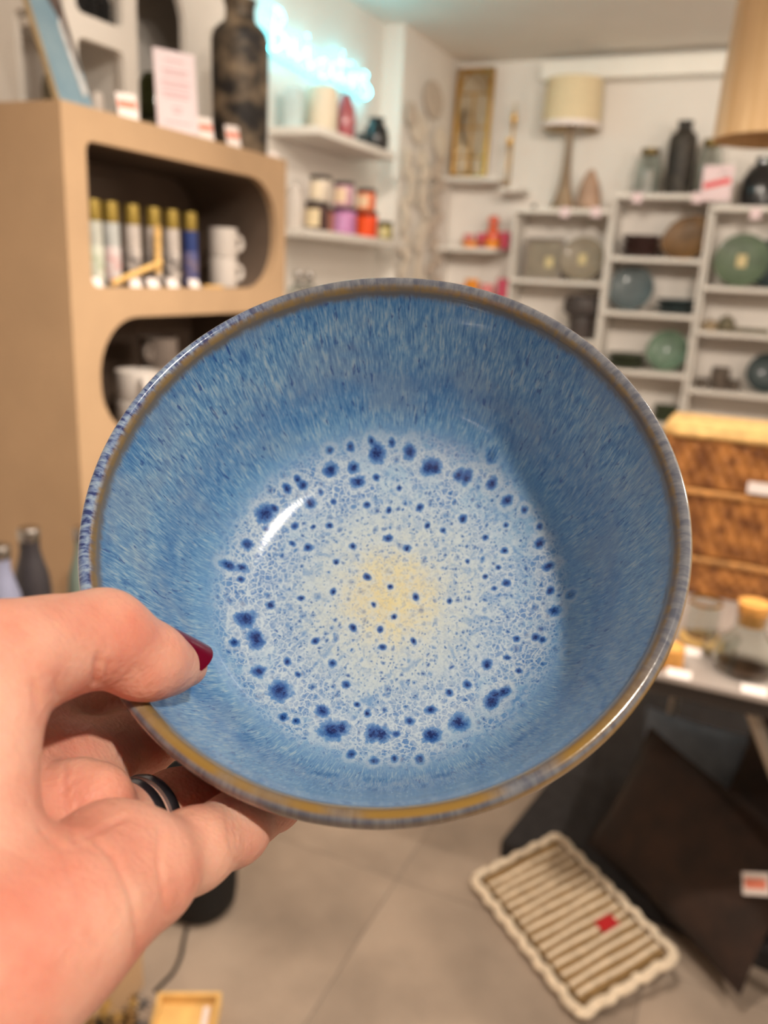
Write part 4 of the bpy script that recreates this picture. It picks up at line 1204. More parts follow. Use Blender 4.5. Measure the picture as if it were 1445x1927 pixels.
def lantern(px, h, lab, r):
    t = thing('glass_lantern', lab, 'lantern', (col_x(px, 4.38, 1.858), 4.38, 1.858), 0, 'glass lanterns with brass collars')
    MB().lathe([(0, 0), (r * .95, 0), (r, .006), (r * 1.02, h * .55), (r * .85, h * .8), (r * .62, h * .88), (r * .60, h * .88), (r * .82, h * .79), (r * .98, h * .55), (r * .96, .01), (0, .008)], 32).build('glass_body', 'clear_glass', t, smooth=True)
    MB().lathe([(r * .60, h * .87), (r * .68, h * .87), (r * .72, h * .93), (r * .72, h), (r * .6, h)], 28).build('brass_collar', mat('aged_brass', (120, 100, 56), 0.45, 0.7, var=0.1), t, smooth=True)
    MB().lathe([(0, .009), (r * .42, .009), (r * .42, h * .55), (0, h * .56)], 20).build('pillar_candle', 'white_card', t, smooth=True)


lantern(1214, at(1214, 281, Y=4.38).z - 1.858, 'clear glass lantern with brass collar left of the dark vase', .060)
lantern(1326, at(1326, 263, Y=4.38).z - 1.858, 'clear glass lantern with brass collar behind the pink sign', .056)
m = mat('aged_grey', (68, 62, 54), 0.55, col2=(34, 31, 29), vscale=26, bump=0.2)
hv = at(1276, 231, Y=4.36).z - 1.858; k = hv / .364
o = MB().lathe([(r * k * .98, z * k) for r, z in VASE], 40).build('aged_vase', m, smooth=True); o.location = (col_x(1272, 4.36, 1.858), 4.36, 1.858)
tag(o, 'dark aged bottle vase between the two glass lanterns', 'vase')
hv = at(1420, 297, Y=4.36).z - 1.81
o = MB().lathe([(0, 0), (.070, 0), (.080, .01), (.084, hv * .3), (.078, hv * .6), (.055, hv * .80), (.034, hv * .88), (.034, hv * .97), (.040, hv), (.034, hv), (.028, hv * .9), (0, hv * .7)], 40).build('black_vase', 'black_gloss', smooth=True); o.location = (col_x(1424, 4.36, 1.81), 4.36, 1.81)
tag(o, 'broad glossy black vase on the right-hand shelf unit', 'vase')


def hang_tag(px, py, w, h, lab, band=False, Y=SF - .003, name='price_card'):
    p = at(px, py, Y=Y)
    t = thing(name, lab, 'price card', (p.x, Y, p.z - h / 2), 0, 'pink price cards on the shelf edges' if not band else None)
    MB().box((-w / 2, -.0012, 0), (w / 2, .0012, h)).build('card', 'pink_card', t)
    if band:
        MB().box((-w * .44, -.002, h * .42), (w * .44, -.0014, h * .58), rot=RY(-14), about=(0, 0, h / 2)).build('printed_band', mat('red_print', (226, 70, 74), 0.6, var=0.03), t)
        MB().box((w * .05, -.002, h * .76), (w * .36, -.0014, h * .80)).build('text_line', 'grey_ink', t)
    return t


for px, py, lab in ((1063, 399, 'small pink price card below the table lamp'), (1121, 399, 'small pink price card below the teardrop vase'), (1199, 372, 'small pink price card below the left lantern'),
                    (1312, 372, 'small pink price card left of the large pink sign'), (1422, 402, 'small pink price card below the broad black vase')):
    hang_tag(px, py, .045, .045, lab)
p = at(1349, 345, Y=4.30)
t = hang_tag(1349, 345, .128, .148, 'large pink sale sign with a red slanted band at the shelf top', True, Y=4.243, name='sale_sign')


def leaning_plate(px, py, rpx, z, Y, m, lab, oval=1.0, tilt=14, label_disc=None, roll=0):
    p = at(px, py, Y=Y); rad = rpx * 4.05 / F
    t = thing('round_plate', lab, 'plate', (p.x, Y, z), 0, 'plates standing on the shelves')
    R = RX(-tilt) @ RY(roll) @ RX(90)
    prof = [(0, .004), (rad * .55, .004), (rad * .62, .006), (rad * .96, .020), (rad, .022), (rad * .99, .018), (rad * .62, 0), (0, -.002)]
    # the disc stands on its edge and leans back
    c = Vector((0, rad * math.sin(math.radians(tilt)) * .5, rad * math.cos(math.radians(tilt)) * (1 if oval <= 1 else 1)))
    MB().lathe(prof, 44, o=c, rot=R, sx=oval).build('dish', m, t, smooth=True)
    if label_disc:
        MB().box((-rad * .16, -.003, -rad * .22), (rad * .16, -.002, rad * .22), rot=RX(-tilt), about=(0, 0, 0)).v
        mb = MB().box((-rad * .18, -.0055, -rad * .24), (rad * .18, -.0045, rad * .24), rot=RX(-tilt), about=(0, 0, 0)); mb.v = [(q[0], q[1] + c.y, q[2] + c.z) for q in mb.v]
        mb.build('paper_label', label_disc, t)
    return t


mat('label_cream', (206, 188, 140), 0.6, var=0.05)
mat('taupe_glaze', (138, 127, 110), 0.5, var=0.06, vscale=14, coat=0.12); mat('copper_glaze', (112, 82, 48), 0.5, var=0.15, vscale=14, coat=0.12)
mat('teal_grey_glaze', (84, 95, 98), 0.5, var=0.08, vscale=14, coat=0.12); mat('green_glaze', (90, 106, 84), 0.5, var=0.08, vscale=14, coat=0.12)
mat('sage_glaze', (96, 120, 100), 0.5, var=0.1, vscale=14, coat=0.12); mat('dark_teal', (44, 58, 60), 0.5, var=0.1, coat=0.12)
mat('dark_green', (52, 60, 40), 0.5, var=0.1, coat=0.12); mat('dark_brown', (58, 36, 32), 0.4, var=0.1); mat('mocha_ceramic', (70, 62, 60), 0.5, var=0.1)
leaning_plate(1096, 478, 42, s1[0], 4.36, 'taupe_glaze', 'round taupe glazed plate beside the square tray', label_disc='label_cream')
p0, p1 = col_x(982, 4.38, s1[0]), col_x(1054, 4.38, s1[0]); hh = at(1020, 447, Y=4.38).z - s1[0]
t = thing('square_tray', 'square taupe tray leaning on the shelf under the lamp', 'tray', ((p0 + p1) / 2, 4.385, s1[0]))
wq = (p1 - p0) / 2
MB().box((-wq, 0, 0), (wq, .008, hh), .003, rot=RX(-8), about=(0, 0, 0)).build('base', 'taupe_glaze', t)
for lo, hi in (((-wq, -.018, 0), (-wq + .012, 0, hh)), ((wq - .012, -.018, 0), (wq, 0, hh)), ((-wq + .012, -.018, 0), (wq - .012, 0, .012)), ((-wq + .012, -.018, hh - .012), (wq - .012, 0, hh))):
    MB().box(lo, hi, .002, rot=RX(-8), about=(0, 0, 0)).build('rim', 'grey_ceramic', t)
MB().box((.01, -.002, hh * .3), (.05, -.0005, hh * .55), rot=RX(-8), about=(0, 0, 0)).build('paper_label', 'label_cream', t)
# pedestal bowl, fluted
x = col_x(1090, 4.36, s1[1]); hh = at(1090, 556, Y=4.36).z - s1[1]
t = thing('pedestal_bowl', 'dark mocha pedestal bowl with a wide fluted rim', 'bowl', (x, 4.36, s1[1]))
MB().lathe([(0, 0), (.060, 0), (.062, .004), (.060, hh * .5), (.058, hh * .55), (0, hh * .55)], 36).build('pedestal', 'mocha_ceramic', t, smooth=True)
mb = MB(); n = 48; prof = [(.060, hh * .52), (.088, hh * .60), (.094, hh * .74), (.090, hh * .90), (.074, hh), (.066, hh * .98), (.070, hh * .80), (.05, hh * .62), (0, hh * .6)]
mb.lathe(prof, n); mb.v = [(q[0] * (1 + (.03 if (i % n) % 2 else -.02)), q[1] * (1 + (.03 if (i % n) % 2 else -.02)), q[2]) for i, q in enumerate(mb.v)]
mb.build('fluted_bowl', 'mocha_ceramic', t, smooth=True)


def stack(px0, px1, py_top, z, m, n, lab, Y=4.36, rnd_=True):
    xa, xb = col_x(px0, Y, z), col_x(px1, Y, z); r = (xb - xa) / 2; h = (at((px0 + px1) / 2, py_top, Y=Y).z - z) / n
    for k in range(n):
        o = MB().lathe([(0, 0), (r * .7, 0), (r * .98, h * .55), (r, h * .9), (r * .97, h * .96), (r * .6, h * .42), (0, h * .40)], 36).build('stacked_plate', m, smooth=True)
        o.location = ((xa + xb) / 2, Y, z + k * h)
        tag(o, ('lowest plate of ' if k == 0 else 'topmost plate of ' if k == n - 1 else 'middle plate of ') + lab, 'plate', lab)


stack(1166, 1240, 443, s2[0], 'dark_brown', 3, 'the dark brown plate stack beside the copper platter')
leaning_plate(1295, 436, 38, s2[0], 4.37, 'copper_glaze', 'oval copper brown platter leaning on the tall shelf unit', oval=1.22, roll=-32)
leaning_plate(1187, 546, 42, s2[1], 4.37, 'teal_grey_glaze', 'round teal grey plate on the middle shelf')
stack(1232, 1306, 562, s2[1], 'dark_teal', 3, 'the dark teal plate stack beside the teal grey plate')
stack(1140, 1212, 664, s2[2], 'dark_green', 3, 'the dark green plate stack above the bowl rim')
leaning_plate(1255, 661, 38, s2[2], 4.37, 'sage_glaze', 'round sage green plate standing at the lower shelf')
stack(1226, 1272, 762, s2[3], 'dark_green', 2, 'the small green dish pair above the wicker baskets')
leaning_plate(1396, 486, 47, s3[0], 4.36, 'green_glaze', 'large grey green plate with a cream label at the right', label_disc='label_cream')
leaning_plate(1452, 500, 44, s3[0], 4.40, 'dark_teal', 'dark plate half cut off at the right edge of the shelf')
mat('beige_stone', (150, 132, 106), 0.5, var=0.1)
for px, r, h, m_, lab in ((1334, .040, .050, 'beige_stone', 'small beige lidded jar on the right-hand shelf'), (1364, .042, .072, 'khaki_ceramic', 'round khaki pot with a small lid beside the beige jar')):
    t = thing('lidded_pot', lab, 'pot', (col_x(px, 4.35, s3[1]), 4.35, s3[1]), 0, 'small pots on the right-hand shelf')
    MB().lathe([(0, 0), (r * .7, 0), (r, h * .3), (r * .98, h * .6), (r * .7, h * .8), (0, h * .8)], 30).build('pot', m_, t, smooth=True)
    MB().lathe([(0, h * .8), (r * .72, h * .8), (r * .6, h * .92), (.006, h * .95), (.008, h * 1.1), (0, h * 1.12)], 24).build('lid', m_, t, smooth=True)
o = MB().box((-.080, -.05, 0), (.080, .05, .022), .008).build('low_tray', 'khaki_ceramic', smooth=True); o.location = (col_x(1412, 4.35, s3[1]), 4.35, s3[1]); tag(o, 'long low khaki tray right of the round khaki pot', 'tray')
for px, r, h, z_, lab in ((1318, .032, .045, s3[2], 'small mocha cup at the left of the cup row'), (1351, .042, .105, s3[2], 'tall mocha beaker in the middle of the cup row'), (1378, .030, .050, s3[2], 'small mocha cup at the right of the cup row')):
    o = MB().lathe([(0, 0), (r * .9, 0), (r, .006), (r, h), (r * .92, h), (r * .88, .01), (0, .009)], 28).build('mocha_cup', mat('mocha_light', (92, 82, 74), 0.5, var=0.12, vscale=30), smooth=True); o.location = (col_x(px, 4.34, z_), 4.34, z_)
    tag(o, lab, 'cup', 'mocha cups on the right-hand shelf')
leaning_plate(1440, 722, 36, s3[2], 4.37, 'dark_teal', 'dark teal bowl cut off at the right edge of the lower shelf')

# ---------------------------------------------------------------- pendant shade of wood veneer
m = mat('wood_veneer', (226, 194, 150), 0.5, col2=(204, 166, 118), vscale=9, stretch=(6, 6, .35), bump=0.05)
p = at(1464, 252, D=1.62); zb = p.z - .012
t = thing('pendant_shade', 'pale wood veneer pendant shade hanging at the upper right', 'pendant lamp', (p.x, p.y, zb))
R0 = .118
MB().lathe([(R0, 0), (R0 * .985, .10), (R0 * .955, .20), (R0 * .93, .25), (R0 * .87, .285), (R0 * .70, .305), (.03, .312), (.03, .308), (R0 * .68, .300), (R0 * .85, .28), (R0 * .91, .25), (R0 * .935, .20), (R0 * .965, .10), (R0 * .975, 0)], 64).build('shade', m, t, smooth=True)
MB().lathe([(0, .30), (.022, .30), (.024, .35), (.012, .37), (0, .37)], 20).build('socket_cap', 'brass', t, smooth=True)
MB().tube([(0, 0, .365), (0, 0, ZC - zb - .02)], .003, 8).build('cord', 'black_matte', t)
MB().lathe([(0, ZC - zb - .03), (.045, ZC - zb - .03), (.05, ZC - zb), (0, ZC - zb)], 24).build('ceiling_rose', 'brass', t, smooth=True)
MB().lathe([(0, .20), (.020, .205), (.030, .225), (.026, .255), (.014, .28), (.013, .30), (0, .30)], 20).build('bulb', 'white_ceramic', t, smooth=True)

# ---------------------------------------------------------------- table at the right with baskets and glass
TZ = .75; TY0, TY1, TX0, TX1 = 1.517, 2.36, -.30, 1.25
t = thing('display_table', 'grey stone topped display table under the wicker baskets', 'table', ((TX0 + TX1) / 2, (TY0 + TY1) / 2, 0))
MB().box((TX0, TY0, TZ - .012), (TX1, TY1, TZ), .003).build('table_top', 'stone_top', t, world=True)
MB().box((TX0 + .01, TY0 + .01, TZ - .045), (TX1 - .01, TY1 - .01, TZ - .012), .002).build('apron', 'dark_edge', t, world=True)
mat('pale_metal', (176, 168, 158), 0.4, 0.6, var=0.03)
lg0, lg1 = at(1402, 1325, Y=1.60), at(1435, 1410, Y=1.60); lgx = lg0.x + (lg1.x - lg0.x) * (lg0.z - 0) / (lg0.z - lg1.z)
for (xa, ya, xb, yb) in ((lg0.x, 1.60, lgx, 1.60), (TX0 + .25, 2.28, TX0 + .22, 2.30), (TX1 - .1, TY0 + .08, TX1 - .06, TY0 + .04), (TX1 - .1, TY1 - .08, TX1 - .06, TY1 - .04)):
    MB().tube([(xa, ya, TZ - .045), (xb, yb, 0)], .013, 12).build('leg', 'pale_metal', t, world=True, smooth=True)
# wicker baskets, stacked
wick = mat('wicker', (176, 116, 58), 0.65, col2=(104, 60, 26), vscale=26, stretch=(1, 1, 1), bump=0.3, bscale=120)
mat('pale_cane', (226, 184, 118), 0.5, var=0.08, vscale=40)


def woven_wall(mb, a, b, z0, z1, out, rows, cols):
    """a wall of strands passing over and under its stakes"""
    a = Vector(a); b = Vector(b); out = Vector(out); v = []; f = []; nu, nw = cols * 4, rows * 4
    for i in range(nw + 1):
        z = z0 + (z1 - z0) * i / nw; row = i // 4
        for j in range(nu + 1):
            s_ = j / nu
            amp = .0035 * math.cos(math.pi * (s_ * cols + row)) * math.sin(math.pi * ((i % 4) / 4 + .12)) + .0012 * math.sin(37 * s_ + row * 5.1)
            q = a.lerp(b, s_) + out * amp; v.append((q.x, q.y, z))
    for i in range(nw):
        for j in range(nu):
            k_ = i * (nu + 1) + j; f.append((k_, k_ + 1, k_ + nu + 2, k_ + nu + 1))
    mb.add(v, f)


BX0, BX1, BY0, BY1 = -.165, .42, 2.0, 2.17
zz = [TZ, at(1330, 1050, Y=2.0).z, at(1330, 922, Y=2.0).z, at(1330, 806, Y=2.0).z]
for k in range(3):
    z0, z1 = zz[k] + .001, zz[k + 1]
    lab = ('lowest', 'middle', 'topmost')[k] + ' brown wicker basket of the stack' + (' with a pale cane rim' if k == 2 else '')
    t = thing('wicker_basket', lab, 'basket', ((BX0 + BX1) / 2, (BY0 + BY1) / 2, z0), 0, 'stacked wicker baskets')
    h = z1 - z0
    for nm, a_, b_, ou in (('front_weave', (BX0, BY0, 0), (BX1, BY0, 0), (0, -1, 0)), ('back_weave', (BX1, BY1, 0), (BX0, BY1, 0), (0, 1, 0)), ('side_weave', (BX0, BY1, 0), (BX0, BY0, 0), (-1, 0, 0)), ('side_weave', (BX1, BY0, 0), (BX1, BY1, 0), (1, 0, 0))):
        mb = MB(); woven_wall(mb, a_, b_, z0 + .004, z1 - .012, ou, 5, 44 if nm[0] in 'fb' else 14); mb.build(nm, wick, t, world=True, smooth=True)
    MB().box((BX0 + .004, BY0 + .004, z0), (BX1 - .004, BY1 - .004, z0 + .006)).build('base', wick, t, world=True)
    rr = .013 if k == 2 else .008
    loop = [(BX0, BY0), (BX1, BY0), (BX1, BY1), (BX0, BY1)]
    path = []
    for (u0, w0), (u1, w1) in zip(loop, loop[1:] + loop[:1]):
        for q in range(12): path.append((u0 + (u1 - u0) * (q + .5) / 12, w0 + (w1 - w0) * (q + .5) / 12, z1 - rr))
    MB().tube(path, [rr * (1 + .06 * math.sin(i * 2.1)) for i in range(len(path))], 10, closed=True).build('rim', 'pale_cane' if k == 2 else mat('cane_brown', (176, 124, 68), .6, var=.15, vscale=40), t, world=True, smooth=True)
MB().box((BX0 - .004, BY0 - .010, zz[3] - .016), (BX1 + .004, BY1 + .004, zz[3] + .008), .010).build('lid', 'pale_cane', t, world=True, smooth=True)
p = at(1432, 918, Y=1.988)
price_card((p.x, 1.982, p.z - .014), .055, .026, 0, 0, 'white price card on the front of the middle wicker basket', band=False)

# glass carafe with cork, glass with wooden lid, wooden coasters
cork = mat('cork', (222, 160, 84), 0.7, var=0.08, vscale=80)


def on_table(px, py): return at(px, py, Z=TZ)


p = on_table(1398, 1262)
t = thing('cork_carafe', 'round glass carafe with a cork stopper on the table', 'carafe', p)
MB().lathe([(0, 0), (.044, 0), (.056, .010), (.060, .030), (.052, .056), (.034, .078), (.0275, .090), (.0275, .118), (.0285, .122), (.026, .121), (.025, .118), (.025, .09), (.032, .076), (.050, .055), (.0575, .030), (.054, .012), (0, .005)], 44).build('glass_body', 'clear_glass', t, smooth=True)
MB().lathe([(0, .096), (.0245, .096), (.0255, .128), (.0285, .128), (.0295, .140), (0, .141)], 32).build('cork_stopper', cork, t, smooth=True)
p = on_table(1316, 1208)
t = thing('glass_beaker', 'tall clear glass beaker standing on a wooden base in front of the baskets', 'beaker', p)
MB().lathe([(0, 0), (.040, 0), (.042, .004), (.042, .012), (.040, .015), (0, .015)], 36).build('wooden_base', 'pale_wood', t, smooth=True)
MB().lathe([(0, .016), (.030, .016), (.032, .02), (.032, .088), (.0305, .088), (.030, .022), (0, .020)], 36).build('glass_cylinder', 'clear_glass', t, smooth=True)
MB().lathe([(.0305, .086), (.0325, .086), (.0325, .092), (.0305, .092)], 36).build('brass_rim', 'brass', t, smooth=True)
p = on_table(1258, 1252)
o = MB().lathe([(0, 0), (.024, 0), (.026, .004), (.026, .040), (.022, .044), (0, .044)], 32).build('wooden_pot', cork, smooth=True); o.location = p; tag(o, 'small round honey coloured wooden pot at the edge of the bowl', 'pot')
for px, py, h_, lab in ((1482, 1270, .05, 'low clear drinking glass right of the carafe'), (1352, 1232, .04, 'low clear drinking glass between the beaker and the carafe')):
    o = MB().lathe([(0, 0), (.028, 0), (.032, .005), (.034, h_), (.032, h_), (.030, .008), (0, .006)], 36).build('drinking_glass', 'clear_glass', smooth=True); o.location = on_table(px, py); tag(o, lab, 'glass', 'low drinking glasses on the table')
for px, py, lab in ((1296, 1232, 'white price card between the wooden pot and the beaker'), (1274, 1283, 'white price card at the front edge of the table by the bowl'), (1418, 1308, 'white price card at the front edge of the table under the carafe')):
    p = on_table(px, py); p.y = max(p.y, TY0 + .003)
    price_card((p.x, p.y, TZ), .044, .018, 0, 55, lab, 'white cards on the stone table', band=False)

# ---------------------------------------------------------------- floor at the right: low platform, cushions, striped pad
t = thing('low_platform', 'low charcoal platform on the floor under the stone table', 'platform', (-.415, 1.83, 0), math.radians(-8.3))
MB().box((0, 0, 0), (1.35, 1.25, .05), .004).build('deck', 'charcoal', t)
velvet = mat('brown_velvet', (44, 28, 20), 0.8, var=0.2, vscale=18, sheen=0.08, bump=0.2, bscale=500)
mat('cushion_blue', (130, 145, 165), 0.9, var=0.06, vscale=20, bump=0.1, bscale=300)


def cushion(name, label, corner, ux, uy, w, h, th, m, grp, z0=.05):
    """soft cushion: corner point, direction of the bottom edge, direction up the cushion"""
    ux = Vector(ux).normalized(); uy = Vector(uy); uy = (uy - ux * uy.dot(ux)).normalized(); nz = ux.cross(uy)
    t = thing(name, label, 'cushion', corner, 0, grp); n = 22; v = []; f = []
    for sgn in (1, -1):
        for i in range(n + 1):
            for j in range(n + 1):
                s_, r_ = i / n, j / n
                a_, b_ = 2 * s_ - 1, 2 * r_ - 1
                pin = 1 - .07 * (1 - b_ * b_) * abs(a_) ** 3; pin2 = 1 - .07 * (1 - a_ * a_) * abs(b_) ** 3
                e = max(0, (1 - abs(a_) ** 2.6) * (1 - abs(b_) ** 2.6)) ** .55
                q = ux * (w / 2 + a_ * pin * w / 2) + uy * (h / 2 + b_ * pin2 * h / 2) + nz * sgn * th / 2 * e
                v.append(q)
    N_ = (n + 1) ** 2
    for sgn, o_ in ((1, 0), (-1, N_)):
        for i in range(n):
            for j in range(n):
                k_ = o_ + i * (n + 1) + j; q = (k_, k_ + n + 1, k_ + n + 2, k_ + 1); f.append(q if sgn > 0 else q[::-1])
    mb = MB().add(v, f); mb.build('cover', m, t, smooth=True)
    edge = []
    for (i0, j0, i1, j1) in ((0, 0, n, 0), (n, 0, n, n), (n, n, 0, n), (0, n, 0, 0)):
        for k_ in range(n): edge.append(v[(i0 + (i1 - i0) * k_ // n) * (n + 1) + j0 + (j1 - j0) * k_ // n])
    MB().tube(edge, .0035, 6, closed=True).build('piping', m, t, smooth=True)
    return t, ux, uy, nz


c0 = Vector((-.209, 1.925, .055)); c1 = Vector((.167, 1.582, .055))
tk = cushion('velvet_cushion', 'large dark brown velvet cushion leaning under the table, price tag at its right', c0, c1 - c0, (.30, .33, .89), .51, .34, .11, velvet, 'brown velvet cushions')
cushion('velvet_cushion', 'second dark brown velvet cushion behind the large one at the right edge', (.07, 2.16, .055), (.75, -.66, 0), (.20, .22, .95), .50, .42, .10, velvet, 'brown velvet cushions')
cushion('blue_cushion', 'slate blue cushion showing between the two brown cushions', tuple(at(1188, 1496, Z=.055)), (.98, -.1, 0), (.0, .2, .98), .30, .26, .08, 'cushion_blue', None)
p = at(1420, 1587, Y=1.78)
pt, ux, uy, nz = tk
q = Vector(c0) + ux * .455 + uy * .215 - nz * 0
# sale tag resting on the cushion face
rot = Matrix((ux, uy, nz)).transposed()
s_ = 1 if nz.dot(Vector((0, 0, 1.45)) - q) > 0 else -1
t = thing('price_card', 'white and red price tag lying on the large brown cushion', 'price card', q + nz * s_ * .047, 0, None, rot=rot @ RZ(35))
MB().box((-.030, -.022, -.001), (.030, .022, .001)).build('card', 'white_card', t)
MB().box((-.024, -.010, s_ * .0012), (.024, .010, s_ * .0018)).build('printed_band', 'red_band', t)

# striped pad with scalloped rope edge
pad_l0, pad_l1, pad_r0 = at(893, 1655, Z=.02), at(1092, 1908, Z=.02), at(1062, 1590, Z=.075)
ux = (pad_l1 - pad_l0); Lp = ux.length; ux.normalize()
uy = pad_r0 - pad_l0; uy = uy - ux * uy.dot(ux); Wp = uy.length; uy.normalize(); nz = ux.cross(uy)
if nz.z < 0: nz = -nz
t = thing('striped_pad', 'cream and khaki striped seat pad with a scalloped rope edge on the floor', 'seat pad', pad_l0)
mat('cream_rope', (226, 208, 184), 0.85, var=0.06, vscale=60, bump=0.3, bscale=300); mat('khaki_stripe', (132, 104, 66), 0.9, var=0.08, vscale=60, bump=0.3, bscale=400)
mat('pad_ground', (214, 196, 172), 0.9, var=0.05, vscale=60, bump=0.3, bscale=300)
rotp = Matrix((ux, uy, nz)).transposed()
loc = lambda a_, b_, c_: rotp @ Vector((a_, b_, c_))
mb = MB().box((.012, .012, -.014), (Lp - .012, Wp - .012, .010), .008); mb.v = [tuple(rotp @ Vector(q)) for q in mb.v]; mb.build('pad_body', 'khaki_stripe', t, smooth=True)
ns = 14
for k in range(ns):                                   # raised cream ribs between the khaki furrows
    pt_ = (Lp - .050) / ns; s0 = .025 + pt_ * (k + .75); hw = pt_ * .19
    mb = MB(); nn = 16; v_ = []; f_ = []; nq = 7
    for j in range(nn + 1):
        b_ = .016 + (Wp - .032) * j / nn; wv = .0012 * math.sin(j * .5 + k * 1.7)
        for q in range(nq):
            an = math.pi * q / (nq - 1); v_.append((s0 + wv - hw * math.cos(an), b_, .0095 + .0065 * math.sin(an)))
    for j in range(nn):
        for q in range(nq - 1): i0 = j * nq + q; f_.append((i0, i0 + nq, i0 + nq + 1, i0 + 1))
    f_ += [tuple(range(nq)), tuple(reversed(range(nn * nq, nn * nq + nq)))]
    mb.add([tuple(rotp @ Vector(q)) for q in v_], f_); mb.build('cream_rib', 'cream_rope', t, smooth=True)
per = 2 * (Lp + Wp)
for layer, (off, zc, rr) in enumerate(((0.0, .006, .0065), (.008, .001, .0065), (.003, -.007, .0065))):
    path = []; N_ = 220
    for i in range(N_):
        d = per * i / N_
        if d < Lp: a_, b_, ox, oy = d, 0, 0, -1
        elif d < Lp + Wp: a_, b_, ox, oy = Lp, d - Lp, 1, 0
        elif d < 2 * Lp + Wp: a_, b_, ox, oy = 2 * Lp + Wp - d, Wp, 0, 1
        else: a_, b_, ox, oy = 0, per - d, -1, 0
        sc = .0065 * abs(math.sin(math.pi * d / per * 26)) + off - .004
        path.append(loc(a_ + ox * sc, b_ + oy * sc, zc + .002 * math.sin(i * 1.3)))
    MB().tube(path, rr, 8, closed=True).build('rope_edge', 'cream_rope', t, smooth=True)
q0 = None
lo_, hi_ = loc(Lp * .66, Wp * .70, .014), None
mb = MB().box((Lp * .645, Wp * .62, .0165), (Lp * .725, Wp * .80, .0185), .0004); mb.v = [tuple(rotp @ Vector(q)) for q in mb.v]
mb.build('red_label', mat('red_cloth', (168, 20, 24), 0.7, var=0.05), t)

# ---------------------------------------------------------------- floor at the left: plinth with bottles, black bin, tray, dried flowers
t = thing('tan_plinth', 'tan painted plinth under the steel bottles, half behind the hand', 'plinth', (-1.15, .89, 0))
MB().box((-1.36, .70, .02), (-.950, 1.079, .742), .003).build('body', 'tan_paint', t, world=True)
MB().box((-1.36, .70, .742), (-.950, 1.079, .75), .002).build('top_plate', 'tan_paint', t, world=True)
MB().box((-1.34, .72, 0), (-.972, 1.06, .02)).build('kick_base', 'dark_edge', t, world=True)
for (x_, y_), c_, lab in (((-1.075, .985), (62, 58, 62), 'charcoal steel bottle in the middle of the three'), ((-1.002, 1.035), (140, 158, 148), 'sage green steel bottle touching the bowl rim'), ((-1.045, .895), (150, 154, 182), 'lavender steel bottle cut off at the left edge')):
    m = mat('bottle_' + lab.split()[0], c_, 0.42, 0.15, var=0.03)
    t = thing('steel_bottle', lab, 'bottle', (x_, y_, .75), 0, 'steel drinking bottles on the tan plinth')
    MB().lathe([(0, 0), (.029, 0), (.031, .003), (.031, .150), (.028, .176), (.020, .204), (.0165, .220), (.0165, .238), (0, .238)], 36).build('body', m, t, smooth=True)
    MB().lathe([(0, .238), (.0175, .238), (.018, .240), (.018, .256), (.0165, .259), (0, .259)], 32).build('cap', 'steel', t, smooth=True)
p = at(382, 1700, Z=0); bx, by = -.995, 1.335
o = MB().lathe([(0, 0), (.050, 0), (.068, .008), (.080, .028), (.084, .06), (.086, .34), (.084, .36), (.080, .36), (.080, .03), (0, .02)], 48).build('black_bin', 'black_matte', smooth=True); o.location = (bx, by, 0)
tag(o, 'matte black round bin on the floor below the little finger', 'bin')
cab_pts = [at(x_, y_, Z=.004) for x_, y_ in ((352, 1745), (345, 1775), (340, 1800), (326, 1830), (305, 1852), (292, 1866))]
o = MB().tube([Vector(q) for q in catmull(np.array([tuple(q) for q in cab_pts]), 3)], .004, 8).build('floor_cable', 'black_matte', smooth=True); tag(o, 'thin black cable curving over the floor below the bin', 'cable')
# wooden tray
q00, q10 = at(298, 1866, Z=.03), at(417, 1866, Z=.03)
t = thing('wooden_tray', 'small pale wooden tray with raised rim at the bottom edge', 'tray', (q00.x, q00.y, 0), math.atan2(q10.y - q00.y, q10.x - q00.x))
wt, dt = (q10 - q00).length, .17
MB().box((0, -dt, 0), (wt, 0, .008), .002).build('base', 'pale_wood', t)
for lo, hi in (((0, -.008, .008), (wt, 0, .03)), ((0, -dt, .008), (wt, -dt + .008, .03)), ((0, -dt + .008, .008), (.008, -.008, .03)), ((wt - .008, -dt + .008, .008), (wt, -.008, .03))):
    MB().box(lo, hi, .002).build('rim', 'pale_wood', t)
MB().box((wt * .74, -.065, .009), (wt * .84, -.018, .011)).build('paper_label', 'white_card', t)
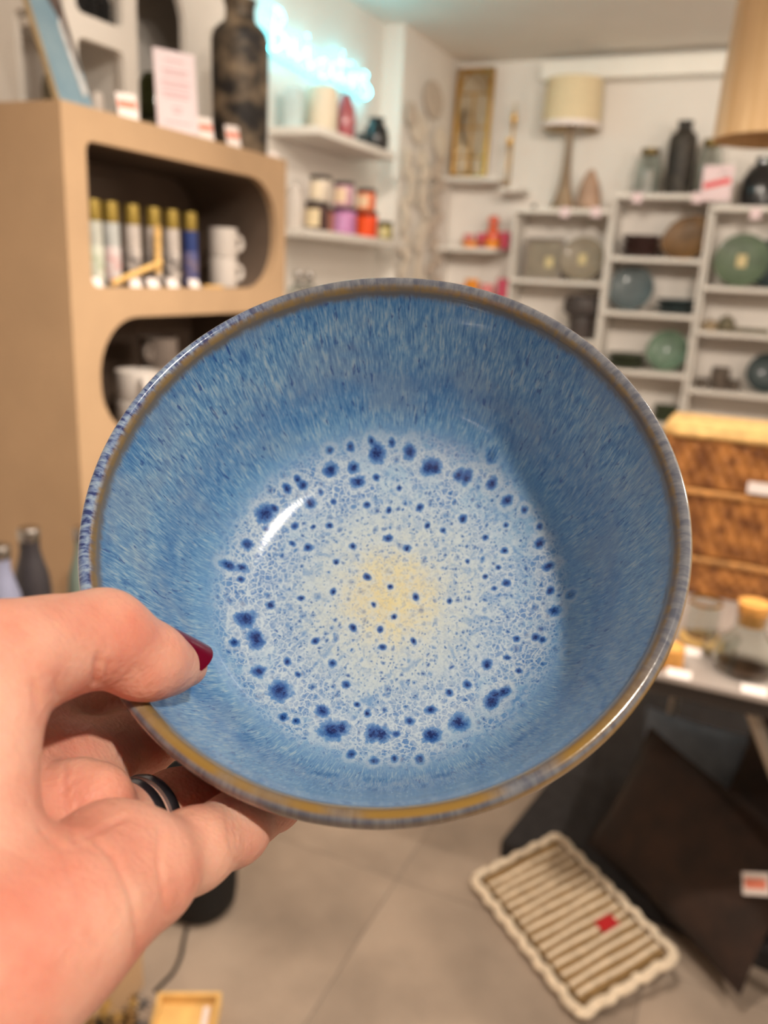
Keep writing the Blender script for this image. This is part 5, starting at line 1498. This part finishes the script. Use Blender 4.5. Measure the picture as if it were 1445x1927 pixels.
# dried flowers in a small pot
c = at(200, 1915, D=1.40); pot_z = c.z - .20
t = thing('dried_flowers', 'bunch of brown and grey dried flowers in a pot below the wrist', 'dried flowers', (c.x, c.y, 0))
MB().lathe([(0, 0), (.045, 0), (.055, .01), (.065, max(.1, c.z - .06)), (.060, max(.1, c.z - .06)), (.05, .015), (0, .012)], 32).build('pot', 'mocha_ceramic', t, smooth=True)
fl = [mat('dried_brown', (122, 92, 54), 0.9, var=0.3, vscale=60), mat('dried_grey', (84, 78, 76), 0.9, var=0.3, vscale=60), mat('dried_straw', (164, 130, 74), 0.9, var=0.2, vscale=60)]
rnd = random.Random(9)
for k in range(34):
    an = rnd.uniform(0, 6.28); rr = .075 * math.sqrt(rnd.random()); hx, hy = rr * math.cos(an), rr * math.sin(an); hz = c.z + rnd.uniform(-.05, .012)
    if k % 3 == 0: hx = abs(hx) * .9 + .005
    m_ = fl[1] if hx > .02 and rnd.random() < .75 else fl[rnd.choice((0, 2))]
    r_ = rnd.uniform(.009, .015)
    mb = MB().tube([(hx * .3, hy * .3, max(.1, c.z - .1)), (hx * .8, hy * .8, hz - .02), (hx, hy, hz)], .0011, 5)
    n = 9
    for i in range(14):
        th = math.acos(1 - 2 * (i + .5) / 14); ph = i * 2.399
        d = Vector((math.sin(th) * math.cos(ph), math.sin(th) * math.sin(ph), math.cos(th)))
        mb.tube([Vector((hx, hy, hz)) + d * r_ * .2, Vector((hx, hy, hz)) + d * r_ * (.9 + .3 * rnd.random())], [.0026, .0008], 5)
    mb.build('flower_head', m_, t)

# ---------------------------------------------------------------- pieces of a part go one level down
SUB = {'piping': ('cover',), 'shade_hem': ('shade',), 'glazing_bar': ('mirror_pane',), 'arched_bar': ('mirror_pane',), 'text_line': ('plate', 'card'),
       'printed_band': ('card', 'body'), 'printed_figure': ('print',), 'printed_shirt': ('print',), 'red_label': ('pad_body',), 'brass_rim': ('glass_cylinder',),
       'paper_label': ('jar', 'body', 'dish', 'base'), 'cream_rib': ('pad_body',)}
for o in list(C.objects):
    key = o.name.split('.')[0]
    if o.parent is None or key not in SUB: continue
    for sib in o.parent.children:
        if sib.name.split('.')[0] in SUB[key]:
            o.parent = sib; break
